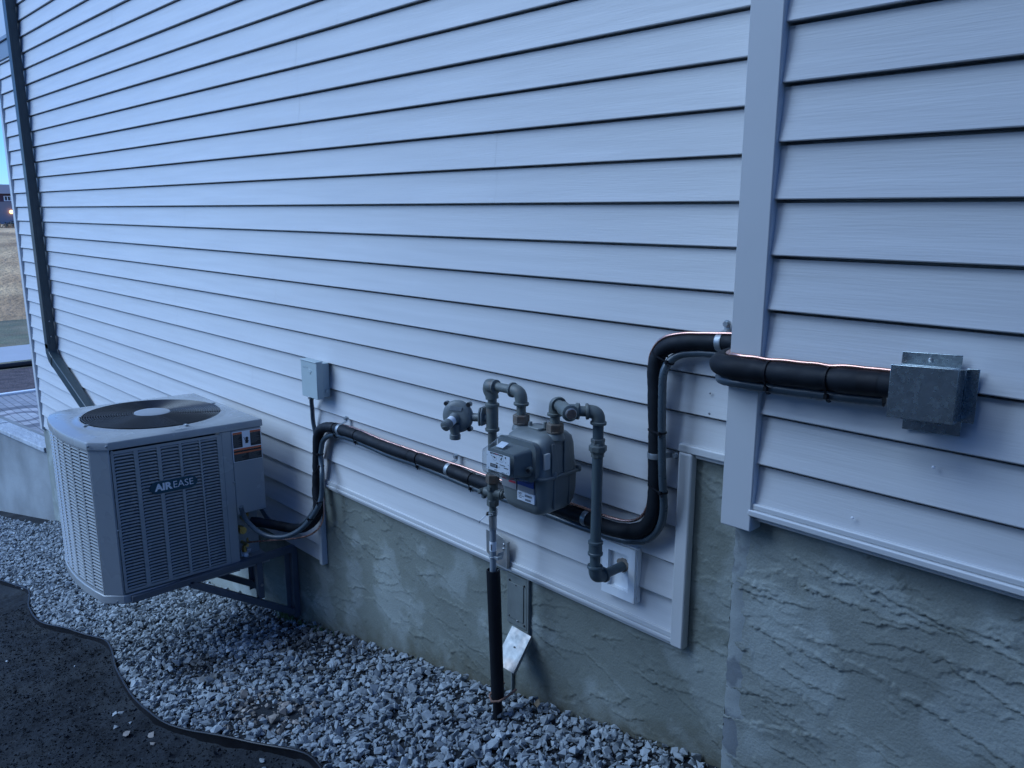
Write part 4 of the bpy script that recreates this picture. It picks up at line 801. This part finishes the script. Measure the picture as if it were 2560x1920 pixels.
MB().lathe(T+d*.0448,d,[(0,.0150),(.0012,.0145)],sides=8).build('plug_face',M['bronze'],o_,smooth=0)
fitting([(-1.590,-.150,-.622),(-1.590,-.150,-.606),(-1.587,-.1515,-.590),tuple(Rr+d*.016+Vector((0,0,.001))),tuple(Rr+d*.034)],.0200,o_)
MB().tube([(-1.590,-.15,-.612),(-1.590,-.15,-.665)],.0150,20).build('nipple',M['pipe'],o_,smooth=40)
# inlet side (left)
i_=thing('gas_inlet_pipe','grey gas riser with fittings left of the meter, rising out of the black sleeve','gas pipe',(-1.867,-.15,-1.7))
xl,yl=-1.868,-.15
pipe((xl,yl,-1.30),(xl,yl,-1.060),.0112,i_,M['riser'],'coated_pipe')
MB().lathe((xl,yl,-1.072),(0,0,1),[(0,.0115),(.010,.0135),(.012,.0138)],20).build('coating_shoulder',M['riser'],i_,smooth=40)
pipe((xl,yl,-1.064),(xl,yl,-1.018),.0135,i_,M['steel'],'steel_collar')
MB().lathe((xl,yl,-1.144),(0,0,1),[(0,.0117),(.0335,.0117)],20).build('paper_tag',M['label'],i_,smooth=40)
MB().box(xl+.001,xl+.006,yl-.0122,yl-.0108,-1.14,-1.118).build('tag_print',M['inkgrey'],i_,smooth=0)
pipe((xl,yl,-1.02),(xl,yl,-.975),.0118,i_,M['pipe'])
hexnut((xl,yl,-.985),(0,0,1),.024,.0205,M['pipe'],i_)
v=MB(); v.lathe((xl,yl,-.966),(0,0,1),[(0,.017),(.012,.019),(.03,.021),(.045,.018),(.062,.0165)],20); v.tube([(xl-.026,yl-.012,-.938),(xl+.040,yl+.01,-.938)],.0155,18); v.lathe((xl+.004,yl-.018,-.918),(0,-1,0),[(0,.009),(.006,.0085),(.007,.004)],14); v.lathe((xl+.030,yl+.007,-.938),(1,.35,0),[(0,.018),(.004,.018),(.005,.014),(.012,.014),(.014,.010),(.028,.010)],18)
vb=v.build('shutoff_valve',M['pipe'],i_,smooth=40)
MB().box(xl-.044,xl-.030,yl-.030,yl+.010,-.945,-.930,rot=Matrix.Rotation(.7,3,'Y')).box(xl-.036,xl-.022,yl-.020,yl-.006,-.962,-.945).build('valve_key',M['pipe'],vb,smooth=30,bevel=.003)
hexnut((xl,yl,-.905),(0,0,1),.033,.0235,M['rust'],i_)
pipe((xl,yl,-.88),(xl,yl,-.715),.0145,i_,M['pipe'])
tb=MB(); tb.lathe((xl,yl,-.727),(0,0,1),[(0,.0205),(.002,.0235),(.010,.0235),(.012,.0200),(.082,.0200),(.084,.0235),(.092,.0235),(.094,.020)],24); tb.build('tee_body',M['pipe'],i_,smooth=40)
pipe((xl,yl,-.64),(xl,yl,-.60),.0150,i_,M['pipe'],'nipple')
fitting([(xl,yl,-.618),(xl-.002,yl-.001,-.603),(xl-.011,yl-.004,-.588),(xl-.006,yl-.004,-.5775),(xl+.020,yl-.001,-.574)],.0215,i_,band=False)
MB().lathe((xl-.004,yl-.003,-.577),(1,.02,.04),[(-.0245,.004),(-.021,.014),(-.012,.0225),(0,.0245),(.012,.0235),(.020,.021),(.021,.0235),(.026,.0235),(.027,.018)],24).build('street_elbow',M['pipe'],i_,smooth=45)
MB().tube([(xl+.01,yl,-.575),(-1.755,-.15,-.574)],.0145,20).build('nipple',M['pipe'],i_,smooth=40)
fitting([(-1.776,-.15,-.574),(-1.760,-.15,-.574),(-1.741,-.15,-.580),(-1.7345,-.15,-.598),(-1.7345,-.15,-.615)],.0200,i_)
MB().tube([(-1.7345,-.15,-.605),(-1.7345,-.15,-.662)],.0150,20).build('nipple',M['pipe'],i_,smooth=40)
# wire tie round riser
wt=thing('wire_tie','silver wire twisted round the riser with one loose end hanging left','wire',(xl,yl,-1.01)); mb=MB(); pts=[]
for k in range(66): a=k*.34; pts.append((xl+.0148*math.cos(a),yl+.0148*math.sin(a),-1.018+.0003*k+.0028*math.sin(a*1.0+1)))
mb.tube(pts,.0013,6); mb.build('coil',M['strap'],wt,smooth=60)
MB().tube([(xl-.010,yl-.013,-1.012),(xl-.022,yl-.018,-1.024),(xl-.040,yl-.020,-1.043)],.0016,7).build('loose_end',M['label'],wt,smooth=60)
MB().tube([(xl-.040,yl-.020,-1.043),(xl-.047,yl-.020,-1.054)],.0011,7).tube([(xl-.014,yl-.010,-1.008),(xl-.012,yl-.0165,-1.018)],.004,8).build('dark_tip',M['ink'],wt,smooth=60)
# riser bracket
rb=thing('riser_bracket','galvanised bracket plate on the siding clamping the grey riser','bracket',(-1.95,-.03,-1.2))
mb=MB(); mb.prism([(-2.031,-.034,-1.150),(-1.975,-.034,-1.150),(-1.945,-.034,-1.156),(-1.922,-.034,-1.168),(-1.920,-.034,-1.268),(-1.985,-.034,-1.262),(-2.029,-.034,-1.235)],(0,.0025,0)); mb.box(-1.9225,-1.9195,-.034,-.022,-1.268,-1.168); mb.build('plate',M['galv2'],rb,smooth=30,bevel=.0008)
for q in ((-1.937,-1.180),(-1.9395,-1.197)): MB().lathe((q[0],-.034,q[1]),(0,-1,0),[(0,.0055),(.0015,.005),(.003,.003)],12).build('screw',M['steel'],rb,smooth=40)
mb=MB(); mb.tube([(xl+.0125*math.cos(a),yl+.0125*math.sin(a),-1.166) for a in [i*math.pi/12 for i in range(24)]],.0026,8,closed=True); mb.box(xl+.010,xl+.030,yl-.006,yl+.018,-1.170,-1.160); mb.box(xl+.012,xl+.016,yl+.01,yl+.035,-1.170,-1.154); mb.build('clamp',M['strap'],rb,smooth=40,bevel=.0008)
# black sleeve
sl_=thing('pipe_sleeve','black plastic sleeve pipe round the foot of the gas riser','pipe sleeve',(xl+.01,yl,-1.75))
a=Vector((xl+.0005,yl,-1.214)); b=Vector((xl+.021,yl,-1.690)); dd=(b-a).normalized(); Ls=(b-a).length
MB().lathe(a,dd,[(.05,.0195),(0,.0195),(-.0005,.021),(0,.0232),(.003,.0238),(Ls*.5,.0232),(Ls,.0225)],26).build('outer_sleeve',M['black'],sl_,smooth=40)
MB().tube([b-dd*.05,b+Vector((-.002,0,-.14))],.0165,18).build('inner_pipe',M['black'],sl_,smooth=40)
MB().tube([(b.x-.020,b.y+.05,b.z+.028),(b.x-.027,b.y+.01,b.z+.020),(b.x-.022,b.y-.020,b.z+.008),(b.x,b.y-.030,b.z),(b.x+.022,b.y-.016,b.z+.004),(b.x+.030,b.y+.02,b.z+.012),(b.x+.030,b.y+.06,b.z+.02)],.0042,8).build('hose_clamp',M['copper2'] if 0 else mat('rusty_strap',(.22,.12,.085),.7,var=.25,vscale=60),sl_,smooth=50)
MB().tube([(xl+.018,yl+.004,-1.235),(xl+.018,yl+.004,-1.210),(xl+.023,yl+.010,-1.206),(xl+.040,yl+.03,-1.214)],.0013,6).build('hook_wire',M['strap'],sl_,smooth=50)
def frame3(x,n): x=Vector(x).normalized(); n=Vector(n).normalized(); y=n.cross(x); return Matrix(((x.x,y.x,n.x),(x.y,y.y,n.y),(x.z,y.z,n.z)))
nT=Vector((.74,-.66,0)).normalized(); text('cast_letters','KB 150',.0135,tuple(Vector((xl,yl,-.682))+nT*.0200),frame3((0,0,-1),nT),M['pipe'],i_,ext=.0009,offset=.0003,spacing=1.15)
# leaning flashing
fl=thing('metal_flashing','bent galvanised flashing plate leaning out from the foundation beside the black sleeve','flashing',(-1.87,-.05,-1.6))
mb=MB(); A=[(-1.918,-.012,-1.494),(-1.821,-.012,-1.498),(-1.821,-.100,-1.606),(-1.918,-.100,-1.604)]; mb.prism(A,(0,.0012,-.0015)); mb.prism([A[1],A[2],(-1.821,-.088,-1.614),(-1.821,-.008,-1.515)],(-.0015,0,0)); 
mb.build('plate',M['galv2'],fl,smooth=0,bevel=.0006)
MB().lathe((-1.866,-.052,-1.5420),(0,-.775,.63),[(0,.0032),(.0006,.0032)],12).build('hole',M['ink'],fl,smooth=0)
# dead leaf
MB().add([(-1.77,-.05,-1.722),(-1.755,-.047,-1.700),(-1.742,-.05,-1.688),(-1.735,-.055,-1.705),(-1.745,-.058,-1.722)],[(0,1,2,3,4)]).build('dead_leaf',mat('leaf_tan',(.22,.16,.10),.8),org=(-1.75,-.05,-1.72),smooth=0,label='small tan dead leaf standing against the foundation among the stones',cat='leaf')
# ------------------------------------------------------------------ regulator
rg=thing('gas_regulator','round grey gas pressure regulator with white banded cap, left of the riser tee','regulator',(-1.977,-.20,-.68))
nv=Vector((.40,-.91,.06)).normalized(); side=Vector((.91,.40,0)); up=nv.cross(side)*-1
if up.z<0: up=-up
C0=Vector((-1.980,-.203,-.6885))
MB().lathe(C0-nv*.014,nv,[(-.010,.030),(-.004,.046),(0,.0515),(.006,.0525),(.008,.0550),(.013,.0550),(.015,.0525),(.022,.0505),(.027,.043),(.0285,.030)],40).build('diaphragm_case',M['gas'],rg,smooth=40)
for k in range(4):
    a=math.pi/4+k*math.pi/2+.05; q=C0+(side*math.cos(a)+up*math.sin(a))*.0585; MB().lathe(q-nv*.014,nv,[(0,.0085),(.013,.0085),(.014,.0075)],14).build('bolt_ear',M['gas'],rg,smooth=40)
    MB().lathe(q,nv,[(-.001,.0068),(.0045,.0066),(.0046,.003)],12).build('bolt',M['ink'],rg,smooth=40)
sa=(nv*.93-up*.30-side*.12).normalized(); s0=C0+nv*.012-up*.004-side*.004
MB().lathe(s0,sa,[(0,.020),(.010,.0175),(.012,.0165),(.016,.0165)],24).build('spring_stack',M['gas'],rg,smooth=40)
MB().lathe(s0,sa,[(.016,.0158),(.037,.0158)],24).build('paper_band',M['label'],rg,smooth=40)
MB().lathe(s0,sa,[(.037,.0172),(.039,.0180),(.060,.0175),(.062,.015)],24).build('cap',M['gas'],rg,smooth=40)
MB().box(-.010,.010,-.0015,.0015,0,.003).xf(lambda x,y,z:tuple(s0+sa*(.061+z)+side*x*.9+up*y+up*x*.3)).build('cap_slot',M['gas'],rg,smooth=0)
MB().prism([C0+nv*.0145+side*a+up*b for a,b in ((-.022,.022),(.020,.022),(.024,.034),(-.018,.036))],nv*.0015).build('name_plate',M['strap'],rg,smooth=0)
MB().lathe(C0+nv*.013-up*.030+side*.004,nv,[(0,.004),(.003,.004)],8).build('blue_mark',mat('blue_mark',(.06,.24,.62),.6),rg,smooth=0)
text('cast_letters','Itron',.019,tuple(C0+nv*.0118+side*.036),frame3(-up,nv),M['gas'],rg,ext=.0011,offset=.0005)
vp=C0-up*.036-side*.006+nv*.004
MB().lathe(vp,-up,[(-.012,.026),(.006,.021),(.018,.0165),(.024,.0162),(.026,.0185),(.040,.0185),(.042,.016)],26).build('vent_spout',M['gas'],rg,smooth=40)
e=Vector((xl,yl,-.683)); f0=C0+side*.050-nv*.010; dv=(e-f0); 
MB().tube([f0,e],.014,16).build('neck',M['gas'],rg,smooth=40)
m_=f0+dv*.50; dn=dv.normalized(); lat=dn.cross(Vector((0,0,1))).normalized()
for s_ in (-.0045,.0045):
    q=m_+dn*s_; mb=MB(); mb.prism([q+lat*a+Vector((0,0,b)) for a,b in ((-.020,-.024),(.020,-.024),(.024,-.012),(.024,.018),(.016,.036),(-.016,.036),(-.024,.018),(-.024,-.012))],dn*.0065); mb.build('flange',M['gas'],rg,smooth=30,bevel=.0018)
# ------------------------------------------------------------------ gas meter
gm=thing('gas_meter','grey diaphragm gas meter with clear index cover and utility stickers','gas meter',(-1.655,-.15,-.93))
def rr(x0,x1,y0,y1,r,n=5):
    o=[]
    for cx_,cy_,a0 in ((x1-r,y1-r,0),(x0+r,y1-r,90),(x0+r,y0+r,180),(x1-r,y0+r,270)):
        for i in range(n+1): a=R(a0+90*i/n); o.append((cx_+r*math.cos(a),cy_+r*math.sin(a)))
    return o
def loft(levels,f=lambda a,b,h:(a,b,h),cap=(1,1)):
    mb=MB(); vs=[];k=None
    for h,x0,x1,y0,y1,r in levels:
        q=rr(x0,x1,y0,y1,r); k=len(q); vs+=[f(a,b,h) for a,b in q]
    n=len(levels); fs=[(i*k+j,i*k+(j+1)%k,(i+1)*k+(j+1)%k,(i+1)*k+j) for i in range(n-1) for j in range(k)]
    if cap[0]: fs.append(list(range(k))[::-1])
    if cap[1]: fs.append(list(range((n-1)*k,n*k)))
    mb.add(vs,fs); return mb
x0,x1,y0,y1=-1.745,-1.562,-.235,-.066
lw=loft([(-.9285,x0+.036,x1-.036,y0+.030,y1-.030,.02),(-.925,x0+.026,x1-.026,y0+.020,y1-.02,.025),(-.914,x0+.012,x1-.012,y0+.007,y1-.01,.03),(-.895,x0+.003,x1-.004,y0+.002,y1-.004,.032),(-.86,x0,x1,y0,y1,.03),(-.803,x0-.002,x1+.001,y0-.001,y1,.028)]).build('lower_case',M['gas'],gm,smooth=50)
MB().box(x1-.004,x1+.004,y0+.050,y0+.057,-.905,-.81).box(x1-.004,x1+.003,y0+.118,y0+.124,-.905,-.81).build('case_rib',M['gas'],lw,smooth=30,bevel=.002)
loft([(-.8055,x0-.010,x1+.009,y0-.008,y1+.006,.026),(-.8035,x0-.011,x1+.010,y0-.009,y1+.006,.026),(-.7985,x0-.011,x1+.010,y0-.009,y1+.006,.026),(-.7965,x0-.009,x1+.008,y0-.007,y1+.006,.026)]).build('flange',M['gas'],gm,smooth=40)
uc=loft([(-.800,x0-.001,x1+.001,y0,y1,.028),(-.77,x0+.004,x1-.003,y0+.003,y1-.002,.03),(-.715,x0+.007,x1-.006,y0+.007,y1-.004,.032),(-.695,x0+.010,x1-.010,y0+.016,y1-.010,.030),(-.682,x0+.020,x1-.022,y0+.034,y1-.022,.026),(-.678,x0+.030,x1-.032,y0+.044,y1-.032,.02)]).build('upper_case',M['gas'],gm,smooth=50)
for yy,w_ in ((y0+.052,.022),(y0+.108,.026)):
    MB().prism([(x1-.006,yy-w_*.3,-.70),(x1-.006,yy+w_*.3,-.70),(x1+.0005,yy+w_,-.797),(x1+.0005,yy-w_*.6,-.797)],(.004,0,0)).build('case_rib',M['gas'],uc,smooth=30,bevel=.002)
for bx,by in ((x1+.004,y0+.052),(x1+.004,y1-.01),(x1-.04,y0-.004),(x0+.03,y0-.004)):
    MB().lathe((bx,by,-.806),(0,0,1),[(0,.007),(.004,.0085),(.013,.0085),(.019,.006),(.0205,.002)],14).build('flange_bolt',M['gas'],gm,smooth=45)
for cx_ in (-1.7345,-1.590):
    MB().lathe((cx_,-.15,-.694),(0,0,1),[(0,.030),(.012,.027),(.020,.0215),(.028,.0205)],26).build('boss',M['gas'],uc,smooth=45)
    hexnut((cx_,-.15,-.672),(0,0,1),.026,.0268,M['rust'],gm,'inlet_nut' if cx_<-1.7 else 'outlet_nut')
    MB().lathe((cx_,-.15,-.675),(0,0,1),[(0,.0255),(.004,.0262),(.006,.0250)],24).build('washer_ring',M['rust'],gm,smooth=40)
loft([(-.681,-1.690,-1.634,-.172,-.132,.012),(-.672,-1.690,-1.634,-.172,-.132,.012),(-.670,-1.688,-1.636,-.170,-.134,.010)]).build('top_lug',M['gas'],uc,smooth=40)
for q in ((-1.686,-.158,.013),(-1.634,-.146,.020)): MB().lathe((q[0],q[1],-.672),(0,0,1),[(0,.0065),(q[2],.006),(q[2]+.001,.004)],14).build('top_pin',M['gas'],uc,smooth=40)
fy=lambda a,b,h:(a,h,b)
loft([(y0+.01,-1.735,-1.578,-.812,-.694,.022),(y0-.012,-1.738,-1.576,-.812,-.690,.022)],fy).build('index_mount',M['gas'],gm,smooth=40)
loft([(y0-.012,-1.722,-1.592,-.798,-.708,.014),(-.308,-1.712,-1.604,-.786,-.716,.010)],fy).build('index_housing',M['gas'],gm,smooth=40)
ip=loft([(-.3215,-1.706,-1.6065,-.7755,-.7205,.004),(-.3235,-1.706,-1.6065,-.7755,-.7205,.004)],fy).build('index_plate',M['label'],gm,smooth=0)
yq=-.3240
mk=MB()
for cx_,an in ((-1.6700,2.9),(-1.6420,1.1)):
    for i in range(28):
        a=i*math.pi/14; b_=a+math.pi/14*.6; mk.quad(*[(cx_+q*math.cos(w_),yq,-.7335+q*math.sin(w_)) for q,w_ in ((.0092,a),(.0099,a),(.0099,b_),(.0092,b_))])
    mk.add([(cx_+.0085*math.cos(an),yq-.0003,-.7335+.0085*math.sin(an)),(cx_+.0042*math.cos(an+2.3),yq-.0003,-.7335+.0042*math.sin(an+2.3)),(cx_+.0042*math.cos(an-2.3),yq-.0003,-.7335+.0042*math.sin(an-2.3))],[(0,1,2)])
for q in ((-1.703,-.733),(-1.684,-.731),(-1.623,-.740),(-1.612,-.745),(-1.697,-.771),(-1.620,-.7715),(-1.6125,-.768)): mk.lathe((q[0],yq+.0003,q[1]),(0,-1,0),[(0,.0011),(.0006,.0011)],8)
mk.box(-1.688,-1.658,yq-.0006,yq,-.7645,-.7545); mk.box(-1.664,-1.655,yq-.0003,yq,-.7505,-.7485)
mk.box(-1.690,-1.634,yq-.0004,yq,-.7235,-.7205); mk.box(-1.687,-1.684,yq-.0004,yq,-.7265,-.7235); mk.box(-1.626,-1.622,yq-.0004,yq,-.7285,-.7225); mk.build('dial_marks',M['ink'],ip,smooth=0)
MB().box(-1.668,-1.656,yq-.0008,yq-.0004,-.7228,-.7208).build('red_mark',M['red'],ip,smooth=0)
text('odometer_digits','9324',.0088,(-1.6730,yq-.0008,-.7596),RY,M['label'],ip,spacing=1.25,ext=.0001)
text('fine_print','FT',.0055,(-1.650,yq-.0003,-.7600),RY,M['inkgrey'],ip,ext=.0001)
mk=MB(); mk.box(-1.648,-1.625,yq-.0004,yq,-.7520,-.7500); mk.box(-1.630,-1.612,yq-.0004,yq,-.7585,-.7560); mk.box(-1.672,-1.66,yq-.0004,yq,-.7715,-.7705); mk.box(-1.640,-1.628,yq-.0004,yq,-.7735,-.7722); mk.build('fine_lines',M['inkgrey'],ip,smooth=0)
co=loft([(y0-.013,-1.742,-1.574,-.815,-.686,.022),(y0-.020,-1.741,-1.575,-.814,-.687,.022),(y0-.022,-1.734,-1.582,-.808,-.694,.020),(-.285,-1.727,-1.590,-.801,-.702,.018),(-.330,-1.7175,-1.5985,-.787,-.7125,.011),(-.3335,-1.714,-1.602,-.783,-.716,.009)],fy,cap=(0,1)).build('index_cover',M['clear'],gm,smooth=40)
MB().lathe((-1.583,y0-.026,-.765),(.25,-1,0),[(0,.0095),(.012,.0095),(.013,.006)],14).build('cover_screw',M['pipe'],gm,smooth=40)
MB().lathe((-1.5797,y0-.040,-.765),(.25,-1,0),[(0,.0062),(.0006,.006)],12).build('screw_hole',M['ink'],gm,smooth=0)
MB().prism([(-1.690,-.300,-.7095),(-1.660,-.300,-.7095),(-1.664,-.272,-.7010),(-1.694,-.272,-.7010)],(0,0,.0012)).build('cover_sticker',M['label'],gm,smooth=0)
# stickers
yS=y0-.0035
def st(name,m_,x0,x1,z0,z1,d=0,par=gm): q=MB(); q.box(x0,x1,yS-.0006-d,yS+.004,z0,z1); return q.build(name,m_,par,smooth=0)
s1=st('warning_sticker',M['silver'],-1.729,-1.666,-.8545,-.815); st('red_band',M['red'],-1.727,-1.708,-.832,-.826,.0004,s1); st('red_band',M['red'],-1.698,-1.668,-.836,-.829,.0004,s1); st('red_emblem',M['red'],-1.688,-1.676,-.825,-.817,.0004,s1)
s2=st('utility_sticker',M['silver'],-1.6600,-1.591,-.852,-.811); st('blue_band',M['blue'],-1.6600,-1.591,-.834,-.811,.0004,s2)
s3=st('barcode_sticker',M['label'],-1.6605,-1.589,-.8825,-.8535); 
bc=MB()
for a0,b0,c0,d0 in ((-1.628,-1.598,-.8665,-.8595),(-1.627,-1.604,-.8785,-.8725)):
    x=a0; r=random.Random(3)
    while x<b0: w_=r.choice((.0006,.0011,.0016)); bc.box(x,x+w_,yS-.0009,yS-.0004,c0,d0); x+=w_+.0010
for q in ((-1.657,-1.640,-.860,-.858),(-1.655,-1.643,-.864,-.862),(-1.657,-1.632,-.869,-.8675),(-1.655,-1.642,-.8745,-.8725)): bc.box(q[0],q[1],yS-.0009,yS-.0004,q[2],q[3])
bc.build('print',M['inkgrey'],s3,smooth=0)
q=MB(); q.box(x1-.006,x1+.0012,-.222,-.201,-.772,-.7245); q.build('side_sticker',mat('aged_label',(.50,.50,.48),.6),gm,smooth=0)
# pale droplets on the right siding and putty dots by the pipe
for x,y,z in ((-.4905,-D_-.0125,-.495),(-.631,-D_-.014,-.636),(-.3,-D_-.010,-.235),(-1.150,-.0125,-.560),(-1.152,-.010,-.505)):
    MB().lathe((x,y,z),(0,-1,0),[(0,.0032),(.0015,.0028),(.0022,.0012)],10).build('droplet',M['label'] if x>-1 else M['silver'],house,smooth=40)
